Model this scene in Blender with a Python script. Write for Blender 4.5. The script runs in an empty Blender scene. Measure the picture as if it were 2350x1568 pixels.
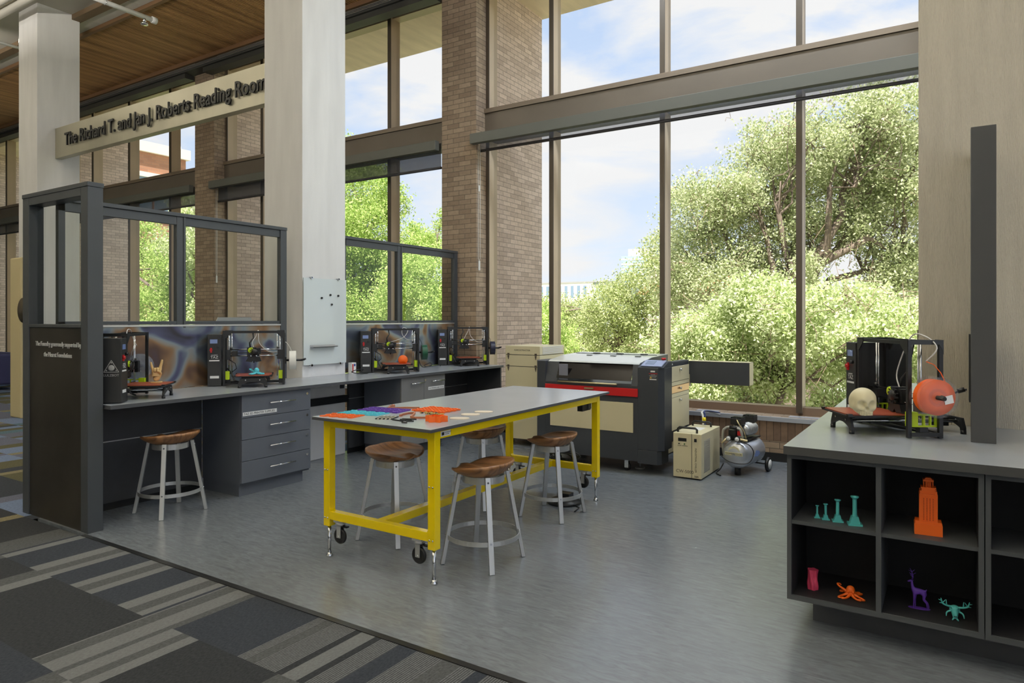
import bpy, math, random
import numpy as np
from mathutils import Vector, Matrix
random.seed(7)
sc = bpy.context.scene
COL = sc.collection
PI = math.pi
R = math.radians

# ---------------------------------------------------------------- camera
cam_d = bpy.data.cameras.new('camera')
cam_d.lens = 24.0
cam_d.sensor_width = 36.0
cam_d.shift_y = -0.0221
cam_d.clip_end = 2000
cam = bpy.data.objects.new('camera', cam_d)
COL.objects.link(cam)
cam.location = (0, 0, 1.52)
cam.rotation_euler = (R(90), 0, math.atan(0.641))
sc.camera = cam
# ---------------------------------------------------------------- view
sc.view_settings.view_transform = 'Standard'
sc.view_settings.look = 'None'
sc.view_settings.gamma = 1.0
sc.view_settings.use_curve_mapping = False
sc.view_settings.exposure = 0.12
cy = sc.cycles
cy.max_bounces = 8
cy.diffuse_bounces = 5
cy.glossy_bounces = 4
cy.transmission_bounces = 6
cy.transparent_max_bounces = 24
cy.sample_clamp_indirect = 6.0
cy.caustics_reflective = False
cy.caustics_refractive = False
# ---------------------------------------------------------------- sky
world = bpy.data.worlds.new('sky')
sc.world = world
world.use_nodes = True
nt = world.node_tree
nt.nodes.clear()
def N(t, ty, **kw):
    n = t.nodes.new(ty)
    for k, v in kw.items():
        setattr(n, k, v)
    return n
tc = N(nt, 'ShaderNodeTexCoord')
sep = N(nt, 'ShaderNodeSeparateXYZ')
nt.links.new(tc.outputs['Generated'], sep.inputs[0])
ramp = N(nt, 'ShaderNodeValToRGB')
nt.links.new(sep.outputs['Z'], ramp.inputs[0])
ramp.color_ramp.elements[0].position = 0.0
ramp.color_ramp.elements[0].color = (0.56, 0.62, 0.69, 1)
ramp.color_ramp.elements[1].position = 0.65
ramp.color_ramp.elements[1].color = (0.31, 0.41, 0.60, 1)
e = ramp.color_ramp.elements.new(0.25)
e.color = (0.39, 0.48, 0.625, 1)
mp = N(nt, 'ShaderNodeMapping')
mp.inputs['Scale'].default_value = (1.0, 1.0, 2.6)
mp.inputs['Location'].default_value = (3.3, 6.2, 0.1)
nt.links.new(tc.outputs['Generated'], mp.inputs[0])
nz = N(nt, 'ShaderNodeTexNoise')
nz.inputs['Scale'].default_value = 3.6
nz.inputs['Detail'].default_value = 7
nz.inputs['Roughness'].default_value = 0.52
nz.inputs['Distortion'].default_value = 0.25
nt.links.new(mp.outputs[0], nz.inputs['Vector'])
cr = N(nt, 'ShaderNodeValToRGB')
cr.color_ramp.elements[0].position = 0.42
cr.color_ramp.elements[0].color = (0, 0, 0, 1)
cr.color_ramp.elements[1].position = 0.56
cr.color_ramp.elements[1].color = (1, 1, 1, 1)
nt.links.new(nz.outputs['Fac'], cr.inputs[0])
mx = N(nt, 'ShaderNodeMixRGB')
nt.links.new(cr.outputs[0], mx.inputs[0])
nt.links.new(ramp.outputs[0], mx.inputs[1])
mx.inputs[2].default_value = (0.585, 0.585, 0.59, 1)
bg = N(nt, 'ShaderNodeBackground')
bg.inputs['Strength'].default_value = 1.5
nt.links.new(mx.outputs[0], bg.inputs['Color'])
wo = N(nt, 'ShaderNodeOutputWorld')
nt.links.new(bg.outputs[0], wo.inputs['Surface'])
world.cycles.sampling_method = 'AUTOMATIC'
# ---------------------------------------------------------------- sun
sun_d = bpy.data.lights.new('sun', 'SUN')
sun_d.energy = 11.0
sun_d.angle = R(0.6)
sun_d.color = (1.0, 0.96, 0.88)
sun = bpy.data.objects.new('sun', sun_d)
COL.objects.link(sun)
sun.rotation_euler = Vector((0.42, -1.0, 1.75)).to_track_quat('Z', 'Y').to_euler()

# ---------------------------------------------------------------- materials
def lin(c):
    return tuple(((v / 255) / 12.92 if v / 255 <= 0.04045 else ((v / 255 + 0.055) / 1.055) ** 2.4) for v in c)
MATS = {}
def mat(name, rgb, rough=0.5, metal=0.0, spec=0.5, trans=0.0, alpha=1.0, bump=0.0, bscale=40.0, var=0.0, vscale=3.0, stretch=(1, 1, 1), coat=0.0):
    if name in MATS:
        return MATS[name]
    m = bpy.data.materials.new(name)
    m.use_nodes = True
    t = m.node_tree
    b = t.nodes['Principled BSDF']
    c = lin(rgb) + (1,)
    b.inputs['Base Color'].default_value = c
    b.inputs['Roughness'].default_value = rough
    b.inputs['Metallic'].default_value = metal
    b.inputs['Specular IOR Level'].default_value = spec
    b.inputs['Transmission Weight'].default_value = trans
    b.inputs['Alpha'].default_value = alpha
    b.inputs['Coat Weight'].default_value = coat
    if var or bump:
        tcn = N(t, 'ShaderNodeTexCoord')
        mpn = N(t, 'ShaderNodeMapping')
        mpn.inputs['Scale'].default_value = stretch
        t.links.new(tcn.outputs['Object'], mpn.inputs[0])
    if var:
        n = N(t, 'ShaderNodeTexNoise')
        n.inputs['Scale'].default_value = vscale
        n.inputs['Detail'].default_value = 6
        t.links.new(mpn.outputs[0], n.inputs['Vector'])
        r = N(t, 'ShaderNodeValToRGB')
        r.color_ramp.elements[0].position = 0.3
        r.color_ramp.elements[1].position = 0.7
        r.color_ramp.elements[0].color = tuple(max(0, x * (1 - var)) for x in c[:3]) + (1,)
        r.color_ramp.elements[1].color = tuple(min(1, x * (1 + var)) for x in c[:3]) + (1,)
        t.links.new(n.outputs['Fac'], r.inputs[0])
        t.links.new(r.outputs[0], b.inputs['Base Color'])
    if bump:
        n2 = N(t, 'ShaderNodeTexNoise')
        n2.inputs['Scale'].default_value = bscale
        n2.inputs['Detail'].default_value = 4
        t.links.new(mpn.outputs[0], n2.inputs['Vector'])
        bp = N(t, 'ShaderNodeBump')
        bp.inputs['Strength'].default_value = bump
        bp.inputs['Distance'].default_value = 0.01
        t.links.new(n2.outputs['Fac'], bp.inputs['Height'])
        t.links.new(bp.outputs[0], b.inputs['Normal'])
    MATS[name] = m
    return m
def glass_mat(name, tint=(0.94, 0.96, 0.94), refl=1.0, rough=0.0):
    if name in MATS:
        return MATS[name]
    m = bpy.data.materials.new(name)
    m.use_nodes = True
    t = m.node_tree
    t.nodes.clear()
    tr = N(t, 'ShaderNodeBsdfTransparent')
    tr.inputs[0].default_value = tint + (1,)
    gl = N(t, 'ShaderNodeBsdfGlossy')
    gl.inputs['Roughness'].default_value = rough
    fr = N(t, 'ShaderNodeFresnel')
    fr.inputs['IOR'].default_value = 1.45
    ml = N(t, 'ShaderNodeMath', operation='MULTIPLY')
    ml.inputs[1].default_value = refl
    t.links.new(fr.outputs[0], ml.inputs[0])
    mi = N(t, 'ShaderNodeMixShader')
    t.links.new(ml.outputs[0], mi.inputs[0])
    t.links.new(tr.outputs[0], mi.inputs[1])
    t.links.new(gl.outputs[0], mi.inputs[2])
    o = N(t, 'ShaderNodeOutputMaterial')
    t.links.new(mi.outputs[0], o.inputs[0])
    MATS[name] = m
    return m
def mix_transp(name, rgb, op, rough=0.8):
    """woven or clear plastic sheet: part of the light passes straight through"""
    if name in MATS:
        return MATS[name]
    m = bpy.data.materials.new(name)
    m.use_nodes = True
    t = m.node_tree
    b = t.nodes['Principled BSDF']
    b.inputs['Base Color'].default_value = lin(rgb) + (1,)
    b.inputs['Roughness'].default_value = rough
    tr = N(t, 'ShaderNodeBsdfTransparent')
    mi = N(t, 'ShaderNodeMixShader')
    mi.inputs[0].default_value = op
    t.links.new(tr.outputs[0], mi.inputs[1])
    t.links.new(b.outputs[0], mi.inputs[2])
    t.links.new(mi.outputs[0], t.nodes['Material Output'].inputs[0])
    MATS[name] = m
    return m
def uvw_nodes(t):
    """wall-plane coordinates in metres: u along the wall, v up"""
    g = N(t, 'ShaderNodeNewGeometry')
    tcn = N(t, 'ShaderNodeTexCoord')
    sp = N(t, 'ShaderNodeSeparateXYZ')
    t.links.new(tcn.outputs['Object'], sp.inputs[0])
    sn = N(t, 'ShaderNodeSeparateXYZ')
    t.links.new(g.outputs['True Normal'], sn.inputs[0])
    ab = N(t, 'ShaderNodeMath', operation='ABSOLUTE')
    t.links.new(sn.outputs['X'], ab.inputs[0])
    gt = N(t, 'ShaderNodeMath', operation='GREATER_THAN')
    t.links.new(ab.outputs[0], gt.inputs[0])
    gt.inputs[1].default_value = 0.5
    mxn = N(t, 'ShaderNodeMix', data_type='FLOAT')
    t.links.new(gt.outputs[0], mxn.inputs[0])
    t.links.new(sp.outputs['X'], mxn.inputs[2])
    t.links.new(sp.outputs['Y'], mxn.inputs[3])
    cb = N(t, 'ShaderNodeCombineXYZ')
    t.links.new(mxn.outputs[0], cb.inputs[0])
    az = N(t, 'ShaderNodeMath', operation='ABSOLUTE')
    t.links.new(sn.outputs['Z'], az.inputs[0])
    gz = N(t, 'ShaderNodeMath', operation='GREATER_THAN')
    t.links.new(az.outputs[0], gz.inputs[0])
    gz.inputs[1].default_value = 0.5
    mz = N(t, 'ShaderNodeMix', data_type='FLOAT')
    t.links.new(gz.outputs[0], mz.inputs[0])
    t.links.new(sp.outputs['Z'], mz.inputs[2])
    t.links.new(sp.outputs['Y'], mz.inputs[3])
    t.links.new(mz.outputs[0], cb.inputs[1])
    return cb
def brick_mat(name, c1, c2, mortar, bw=0.203, bh=0.0677, ms=0.008):
    m = bpy.data.materials.new(name)
    m.use_nodes = True
    t = m.node_tree
    b = t.nodes['Principled BSDF']
    b.inputs['Roughness'].default_value = 0.85
    cb = uvw_nodes(t)
    br = N(t, 'ShaderNodeTexBrick')
    br.inputs['Scale'].default_value = 1.0
    br.inputs['Brick Width'].default_value = bw
    br.inputs['Row Height'].default_value = bh
    br.inputs['Mortar Size'].default_value = ms * 0.5
    br.inputs['Mortar Smooth'].default_value = 0.2
    br.inputs['Bias'].default_value = -0.15
    br.inputs['Color1'].default_value = lin(c1) + (1,)
    br.inputs['Color2'].default_value = lin(c2) + (1,)
    br.inputs['Mortar'].default_value = lin(mortar) + (1,)
    t.links.new(cb.outputs[0], br.inputs['Vector'])
    nz = N(t, 'ShaderNodeTexNoise')
    nz.inputs['Scale'].default_value = 22
    nz.inputs['Detail'].default_value = 6
    t.links.new(cb.outputs[0], nz.inputs['Vector'])
    mr = N(t, 'ShaderNodeMapRange')
    mr.inputs['To Min'].default_value = 0.78
    mr.inputs['To Max'].default_value = 1.22
    t.links.new(nz.outputs['Fac'], mr.inputs[0])
    ml = N(t, 'ShaderNodeVectorMath', operation='SCALE')
    t.links.new(br.outputs['Color'], ml.inputs[0])
    t.links.new(mr.outputs[0], ml.inputs['Scale'])
    t.links.new(ml.outputs[0], b.inputs['Base Color'])
    bp = N(t, 'ShaderNodeBump')
    bp.inputs['Strength'].default_value = 0.5
    bp.inputs['Distance'].default_value = 0.006
    bp.invert = True
    t.links.new(br.outputs['Fac'], bp.inputs['Height'])
    t.links.new(bp.outputs[0], b.inputs['Normal'])
    MATS[name] = m
    return m
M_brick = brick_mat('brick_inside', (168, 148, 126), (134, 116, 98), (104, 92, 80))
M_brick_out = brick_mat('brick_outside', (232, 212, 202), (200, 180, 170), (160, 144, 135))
M_brick_red = brick_mat('brick_red', (176, 128, 100), (158, 112, 88), (150, 122, 106), 0.6, 0.2, 0.02)
M_soldier = brick_mat('brick_soldier', (132, 108, 88), (104, 84, 70), (84, 70, 58), 0.072, 0.215)
M_plaster = mat('column_plaster', (228, 227, 226), 0.75, var=0.05, vscale=1.2, bump=0.25, bscale=60, stretch=(6, 6, 1))
M_plaster_w = mat('column_texture', (216, 208, 190), 0.85, var=0.05, vscale=2, bump=0.9, bscale=28, stretch=(9, 9, 0.8))
M_ceil = mat('ceiling_plaster', (196, 192, 180), 0.8, var=0.03)
M_ceil_panel = mat('ceiling_panel', (206, 202, 190), 0.8)
M_bronze = mat('bronze_frame', (188, 168, 142), 0.4, 0.0, var=0.05)  # daylight on the mullion flanks is put into this paler tone
M_bronze_d = mat('bronze_dark', (82, 72, 60), 0.45, 0.2)
M_beam = mat('beam_panel', (108, 99, 88), 0.5, 0.15, var=0.08, vscale=1.5)
M_housing = mat('blind_housing', (96, 98, 92), 0.5, 0.1)
M_valence = mat('valence', (62, 62, 58), 0.6)
M_grille = mat('grille', (160, 160, 158), 0.4, 0.6)
M_blind = mix_transp('blind_fabric', (112, 114, 122), 0.36)
M_blind2 = mix_transp('blind_fabric_dense', (84, 86, 92), 0.7)
M_hem = mat('blind_hem', (58, 56, 58), 0.6)
M_soffit = mat('soffit_concrete', (244, 226, 206), 0.85, var=0.10, vscale=1.3, stretch=(5, 1, 1))
M_sillmetal = mat('sill_metal', (196, 200, 210), 0.35, 0.4)
M_glass = glass_mat('window_glass', (0.965, 0.97, 0.965), 0.6)
M_pglass = glass_mat('partition_glass', (0.93, 0.95, 0.93), 1.0)
M_steel = mat('dark_frame_steel', (78, 82, 86), 0.42, 0.35, var=0.04)
M_black = mat('black_plastic', (26, 27, 28), 0.42)
M_black_g = mat('black_satin', (34, 35, 36), 0.3)
M_chrome = mat('chrome', (222, 224, 226), 0.14, 1.0)
M_alu = mat('brushed_aluminium', (205, 206, 205), 0.36, 0.75)
M_white = mat('white_paint', (236, 236, 234), 0.4)
M_lab = mat('cabinet_laminate', (94, 99, 108), 0.5, var=0.03, vscale=8)
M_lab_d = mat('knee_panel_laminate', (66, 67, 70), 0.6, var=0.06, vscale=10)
M_lab_sheen = mat('cabinet_laminate_sheen', (118, 118, 118), 0.5, var=0.04)  # reflection on the cabinet doors put into a lighter grey
M_top = mat('worktop_laminate', (166, 171, 178), 0.25, spec=1.0, var=0.02, vscale=5)
M_edge = mat('worktop_edge', (74, 76, 80), 0.5)
M_edge2 = mat('display_worktop_edge', (66, 67, 66), 0.55)
M_disp = mat('display_cabinet_laminate', (70, 73, 75), 0.55, var=0.03)
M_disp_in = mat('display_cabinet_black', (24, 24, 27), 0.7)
M_yellow = mat('yellow_enamel', (255, 222, 0), 0.22, coat=0.3)
M_lime = mat('lime_plastic', (186, 214, 16), 0.45)
M_rust = mat('rust_heat_bed', (160, 78, 52), 0.35)
M_red = mat('red_plastic', (190, 24, 28), 0.4)
M_or = mat('orange_print', (240, 106, 24), 0.5)
M_teal = mat('teal_print', (80, 178, 176), 0.5)
M_cyan = mat('cyan_print', (84, 196, 214), 0.5)
M_purple = mat('purple_print', (92, 52, 158), 0.5)
M_skull = mat('bone_print', (216, 206, 168), 0.5)
M_hand = mat('tan_print', (216, 182, 124), 0.55)
M_beige = mat('beige_enamel', (222, 212, 176), 0.4)
M_navy = mat('machine_charcoal', (52, 56, 62), 0.45)

# ---- heat-tinted steel splash panel
def heat_steel():
    m = bpy.data.materials.new('heat_tinted_steel')
    m.use_nodes = True
    t = m.node_tree
    b = t.nodes['Principled BSDF']
    b.inputs['Metallic'].default_value = 0.75
    b.inputs['Roughness'].default_value = 0.38
    cb = uvw_nodes(t)
    n = N(t, 'ShaderNodeTexNoise')
    n.inputs['Scale'].default_value = 2.5
    n.inputs['Detail'].default_value = 1.5
    n.inputs['Distortion'].default_value = 1.2
    t.links.new(cb.outputs[0], n.inputs['Vector'])
    r = N(t, 'ShaderNodeValToRGB')
    cols = [(0.24, (70, 68, 76)), (0.36, (92, 96, 124)), (0.45, (138, 150, 158)), (0.52, (150, 144, 134)), (0.59, (146, 116, 88)), (0.68, (96, 78, 72)), (0.78, (76, 80, 110))]
    el = r.color_ramp.elements
    el[0].position, el[0].color = cols[0][0], lin(cols[0][1]) + (1,)
    el[1].position, el[1].color = cols[-1][0], lin(cols[-1][1]) + (1,)
    for p, c in cols[1:-1]:
        q = el.new(p)
        q.color = lin(c) + (1,)
    t.links.new(n.outputs['Fac'], r.inputs[0])
    t.links.new(r.outputs[0], b.inputs['Base Color'])
    MATS['heat'] = m
    return m
M_heat = heat_steel()
M_rawsteel = mat('blackened_steel', (64, 60, 54), 0.42, 0.6, var=0.3, vscale=2.2)
def wood_slat_mat(name='slatted_wood'):
    m = bpy.data.materials.new(name)
    m.use_nodes = True
    t = m.node_tree
    b = t.nodes['Principled BSDF']
    b.inputs['Roughness'].default_value = 0.6
    tcn = N(t, 'ShaderNodeTexCoord')
    sp = N(t, 'ShaderNodeSeparateXYZ')
    t.links.new(tcn.outputs['Object'], sp.inputs[0])
    mpn = N(t, 'ShaderNodeMapping')
    mpn.inputs['Scale'].default_value = (7.0, 0.35, 1)
    t.links.new(tcn.outputs['Object'], mpn.inputs[0])
    n = N(t, 'ShaderNodeTexNoise')
    n.inputs['Scale'].default_value = 1.3
    n.inputs['Detail'].default_value = 5
    t.links.new(mpn.outputs[0], n.inputs['Vector'])
    r = N(t, 'ShaderNodeValToRGB')
    r.color_ramp.elements[0].position = 0.32
    r.color_ramp.elements[1].position = 0.68
    r.color_ramp.elements[0].color = lin((140, 102, 62)) + (1,)
    r.color_ramp.elements[1].color = lin((198, 152, 100)) + (1,)
    t.links.new(n.outputs['Fac'], r.inputs[0])
    t.links.new(r.outputs[0], b.inputs['Base Color'])
    MATS[name] = m
    return m
M_wood = wood_slat_mat()
M_woodtrim = mat('wood_trim', (128, 96, 66), 0.5, var=0.15, vscale=4, stretch=(0.3, 4, 4))
M_browntrim = mat('brown_trim', (112, 92, 68), 0.6)
def walnut():
    m = bpy.data.materials.new('walnut')
    m.use_nodes = True
    t = m.node_tree
    b = t.nodes['Principled BSDF']
    b.inputs['Roughness'].default_value = 0.36
    tcn = N(t, 'ShaderNodeTexCoord')
    mpn = N(t, 'ShaderNodeMapping')
    mpn.inputs['Scale'].default_value = (26, 3, 10)
    t.links.new(tcn.outputs['Object'], mpn.inputs[0])
    n = N(t, 'ShaderNodeTexNoise')
    n.inputs['Scale'].default_value = 1.0
    n.inputs['Detail'].default_value = 6
    n.inputs['Distortion'].default_value = 0.7
    t.links.new(mpn.outputs[0], n.inputs['Vector'])
    r = N(t, 'ShaderNodeValToRGB')
    r.color_ramp.elements[0].position = 0.28
    r.color_ramp.elements[1].position = 0.72
    r.color_ramp.elements[0].color = lin((100, 66, 40)) + (1,)
    r.color_ramp.elements[1].color = lin((186, 134, 86)) + (1,)
    t.links.new(n.outputs['Fac'], r.inputs[0])
    t.links.new(r.outputs[0], b.inputs['Base Color'])
    MATS['walnut'] = m
    return m
M_walnut = walnut()
def floor_mat():
    m = bpy.data.materials.new('linoleum')
    m.use_nodes = True
    t = m.node_tree
    b = t.nodes['Principled BSDF']
    b.inputs['Roughness'].default_value = 0.27
    b.inputs['Specular IOR Level'].default_value = 0.9
    tcn = N(t, 'ShaderNodeTexCoord')
    mpn = N(t, 'ShaderNodeMapping')
    mpn.inputs['Scale'].default_value = (9, 42, 1)
    t.links.new(tcn.outputs['Object'], mpn.inputs[0])
    n = N(t, 'ShaderNodeTexNoise')
    n.inputs['Scale'].default_value = 1.0
    n.inputs['Detail'].default_value = 8
    n.inputs['Roughness'].default_value = 0.65
    n.inputs['Distortion'].default_value = 1.0
    t.links.new(mpn.outputs[0], n.inputs['Vector'])
    r = N(t, 'ShaderNodeValToRGB')
    r.color_ramp.elements[0].position = 0.25
    r.color_ramp.elements[1].position = 0.75
    r.color_ramp.elements[0].color = lin((94, 99, 104)) + (1,)
    r.color_ramp.elements[1].color = lin((126, 132, 138)) + (1,)
    t.links.new(n.outputs['Fac'], r.inputs[0])
    t.links.new(r.outputs[0], b.inputs['Base Color'])
    mr = N(t, 'ShaderNodeMapRange')
    mr.inputs['To Min'].default_value = 0.20
    mr.inputs['To Max'].default_value = 0.30
    t.links.new(n.outputs['Fac'], mr.inputs[0])
    t.links.new(mr.outputs[0], b.inputs['Roughness'])
    MATS['lino'] = m
    return m
M_floor = floor_mat()
def carpet_mat(name, c, streak=0.0, period=0.012, v=0.35):
    """carpet yarn; streak > 0 adds fine lengthwise lines that are woven into the tile"""
    m = bpy.data.materials.new(name)
    m.use_nodes = True
    t = m.node_tree
    b = t.nodes['Principled BSDF']
    b.inputs['Roughness'].default_value = 1.0
    b.inputs['Specular IOR Level'].default_value = 0.1
    tcn = N(t, 'ShaderNodeTexCoord')
    n = N(t, 'ShaderNodeTexNoise')
    n.inputs['Scale'].default_value = 130
    n.inputs['Detail'].default_value = 5
    n.inputs['Roughness'].default_value = 0.7
    mpn = N(t, 'ShaderNodeMapping')
    mpn.inputs['Scale'].default_value = (1, 0.4, 1)
    t.links.new(tcn.outputs['Object'], mpn.inputs[0])
    t.links.new(mpn.outputs[0], n.inputs['Vector'])
    c0 = tuple(q * 0.82 for q in lin(c))
    r = N(t, 'ShaderNodeValToRGB')
    r.color_ramp.elements[0].position = 0.3
    r.color_ramp.elements[1].position = 0.7
    r.color_ramp.elements[0].color = tuple(x * (1 - v) for x in c0) + (1,)
    r.color_ramp.elements[1].color = tuple(x * (1 + v) for x in c0) + (1,)
    t.links.new(n.outputs['Fac'], r.inputs[0])
    out = r.outputs[0]
    if streak:
        sp = N(t, 'ShaderNodeSeparateXYZ')
        t.links.new(tcn.outputs['Object'], sp.inputs[0])
        ml = N(t, 'ShaderNodeMath', operation='MULTIPLY')
        ml.inputs[1].default_value = 2 * PI / period
        t.links.new(sp.outputs['X'], ml.inputs[0])
        sn = N(t, 'ShaderNodeMath', operation='SINE')
        t.links.new(ml.outputs[0], sn.inputs[0])
        mr = N(t, 'ShaderNodeMapRange')
        mr.inputs['From Min'].default_value = -1
        mr.inputs['To Min'].default_value = 1 - streak
        mr.inputs['To Max'].default_value = 1 + streak * 0.3
        t.links.new(sn.outputs[0], mr.inputs[0])
        vm = N(t, 'ShaderNodeVectorMath', operation='SCALE')
        t.links.new(out, vm.inputs[0])
        t.links.new(mr.outputs[0], vm.inputs['Scale'])
        out = vm.outputs[0]
    t.links.new(out, b.inputs['Base Color'])
    return m
CARP = {'dark': carpet_mat('carpet_dark', (58, 62, 69)), 'darkb': carpet_mat('carpet_brown_black', (54, 56, 59)),
        'mid': carpet_mat('carpet_mid', (82, 84, 85)), 'lite': carpet_mat('carpet_light', (108, 110, 111), v=0.2),
        'fine': carpet_mat('carpet_fine_lines', (102, 104, 106), 0.6), 'blue': carpet_mat('carpet_blue', (108, 122, 150)),
        'teal': carpet_mat('carpet_teal', (84, 106, 118)), 'tan': carpet_mat('carpet_tan', (124, 116, 92)),
        'slate': carpet_mat('carpet_slate', (96, 100, 116)), 'moss': carpet_mat('carpet_moss', (88, 86, 66))}
def leaf_mat(name, a, b_, tr=0.45):
    m = bpy.data.materials.new(name)
    m.use_nodes = True
    t = m.node_tree
    t.nodes.clear()
    g = N(t, 'ShaderNodeNewGeometry')
    r = N(t, 'ShaderNodeValToRGB')
    r.color_ramp.elements[0].color = lin(a) + (1,)
    r.color_ramp.elements[1].color = lin(b_) + (1,)
    t.links.new(g.outputs['Random Per Island'], r.inputs[0])
    d = N(t, 'ShaderNodeBsdfDiffuse')
    tl = N(t, 'ShaderNodeBsdfTranslucent')
    t.links.new(r.outputs[0], d.inputs[0])
    t.links.new(r.outputs[0], tl.inputs[0])
    mi = N(t, 'ShaderNodeMixShader')
    mi.inputs[0].default_value = tr
    t.links.new(d.outputs[0], mi.inputs[1])
    t.links.new(tl.outputs[0], mi.inputs[2])
    o = N(t, 'ShaderNodeOutputMaterial')
    t.links.new(mi.outputs[0], o.inputs[0])
    return m
L_oak = leaf_mat('leaf_oak', (150, 166, 108), (234, 236, 200))
L_vine = leaf_mat('leaf_vine', (162, 182, 108), (244, 248, 210))
L_olive = leaf_mat('leaf_olive', (150, 166, 96), (222, 226, 178))
L_brite = leaf_mat('leaf_bright', (144, 176, 84), (222, 234, 160))
M_bark = mat('bark', (122, 108, 96), 0.9, var=0.3, vscale=6)
M_twig = mat('dry_vine', (150, 130, 110), 0.9, var=0.2, vscale=6)

# ---------------------------------------------------------------- mesh helpers
class MB:
    def __init__(s):
        s.v, s.f, s.m, s.s = [], [], [], []
    def add(s, vs, fs, m=0, sm=False):
        b = len(s.v)
        s.v += [tuple(x) for x in vs]
        for f in fs:
            s.f.append([b + i for i in f])
            s.m.append(m)
            s.s.append(sm)
    def box(s, x0, x1, y0, y1, z0, z1, m=0):
        s.add([(x0, y0, z0), (x1, y0, z0), (x1, y1, z0), (x0, y1, z0), (x0, y0, z1), (x1, y0, z1), (x1, y1, z1), (x0, y1, z1)],
              [(3, 2, 1, 0), (4, 5, 6, 7), (0, 1, 5, 4), (1, 2, 6, 5), (2, 3, 7, 6), (3, 0, 4, 7)], m)
        return s
    def bar(s, p0, p1, w, h, m=0, up=(0, 0, 1)):
        p0, p1 = Vector(p0), Vector(p1)
        d = (p1 - p0).normalized()
        u = Vector(up)
        sd = d.cross(u)
        if sd.length < 1e-4:
            sd = d.cross(Vector((1, 0, 0)))
        sd.normalize()
        u = sd.cross(d).normalized()
        vs = []
        for p in (p0, p1):
            for a, b in ((-1, -1), (1, -1), (1, 1), (-1, 1)):
                vs.append(p + sd * (a * w / 2) + u * (b * h / 2))
        s.add(vs, [(3, 2, 1, 0), (4, 5, 6, 7), (0, 1, 5, 4), (1, 2, 6, 5), (2, 3, 7, 6), (3, 0, 4, 7)], m)
        return s
    def tube(s, pts, r, n=10, m=0, closed=False, caps=True, flat=1.0):
        pts = [Vector(p) for p in pts]
        k = len(pts)
        rs = r if isinstance(r, (list, tuple)) else [r] * k
        vs = []
        prev = None
        for i, p in enumerate(pts):
            if closed:
                d = pts[(i + 1) % k] - pts[i - 1]
            else:
                d = pts[min(i + 1, k - 1)] - pts[max(i - 1, 0)]
            d.normalize()
            if prev is None:
                a = Vector((0, 0, 1)) if abs(d.z) < 0.9 else Vector((1, 0, 0))
                u = d.cross(a).normalized()
            else:
                u = (prev - d * prev.dot(d)).normalized()
            prev = u
            w = d.cross(u)
            for j in range(n):
                t = 2 * PI * j / n
                vs.append(p + (u * math.cos(t) + w * math.sin(t) * flat) * rs[i])
        fs = []
        for i in range(k if closed else k - 1):
            a, b = i * n, ((i + 1) % k) * n
            for j in range(n):
                fs.append((a + j, a + (j + 1) % n, b + (j + 1) % n, b + j))
        s.add(vs, fs, m, True)
        if caps and not closed:
            b = len(s.v) - len(vs)
            s.f.append([b + j for j in range(n)][::-1]); s.m.append(m); s.s.append(False)
            s.f.append([b + (k - 1) * n + j for j in range(n)]); s.m.append(m); s.s.append(False)
        return s
    def cyl(s, p0, p1, r, n=16, m=0, r1=None):
        return s.tube([p0, p1], [r, r if r1 is None else r1], n, m)
    def lathe(s, prof, c=(0, 0, 0), n=24, m=0, axis='z', smooth=True):
        vs = []
        for (r, h) in prof:
            for j in range(n):
                t = 2 * PI * j / n
                a, b = r * math.cos(t), r * math.sin(t)
                q = {'z': (a, b, h), 'x': (h, a, b), 'y': (b, h, a)}[axis]
                vs.append((c[0] + q[0], c[1] + q[1], c[2] + q[2]))
        fs = []
        for i in range(len(prof) - 1):
            for j in range(n):
                fs.append((i * n + j, i * n + (j + 1) % n, (i + 1) * n + (j + 1) % n, (i + 1) * n + j))
        s.add(vs, fs, m, smooth)
        b = len(s.v) - len(vs)
        if prof[0][0] > 1e-5:
            s.f.append([b + j for j in range(n)][::-1]); s.m.append(m); s.s.append(False)
        if prof[-1][0] > 1e-5:
            s.f.append([b + (len(prof) - 1) * n + j for j in range(n)]); s.m.append(m); s.s.append(False)
        return s
    def prism(s, pts, a, b, ax='z', m=0):
        """outline pts extruded from a to b along ax ('z': pts are x,y; 'y': pts are x,z; 'x': pts are y,z)"""
        def q(p, h):
            return {'z': (p[0], p[1], h), 'y': (p[0], h, p[1]), 'x': (h, p[0], p[1])}[ax]
        n = len(pts)
        vs = [q(p, a) for p in pts] + [q(p, b) for p in pts]
        fs = [tuple(range(n))[::-1], tuple(range(n, 2 * n))]
        for i in range(n):
            j = (i + 1) % n
            fs.append((i, j, n + j, n + i))
        s.add(vs, fs, m)
        return s
    def ball(s, c, r, n=16, m=0, sc_=(1, 1, 1), fn=None):
        vs, fs = [], []
        k = n // 2
        for i in range(k + 1):
            a = PI * i / k
            for j in range(n):
                t = 2 * PI * j / n
                d = Vector((math.sin(a) * math.cos(t), math.sin(a) * math.sin(t), math.cos(a)))
                q = fn(d) if fn else 1.0
                vs.append((c[0] + d.x * r * sc_[0] * q, c[1] + d.y * r * sc_[1] * q, c[2] + d.z * r * sc_[2] * q))
        for i in range(k):
            for j in range(n):
                fs.append((i * n + j, (i + 1) * n + j, (i + 1) * n + (j + 1) % n, i * n + (j + 1) % n))
        s.add(vs, fs, m, True)
        return s
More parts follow.
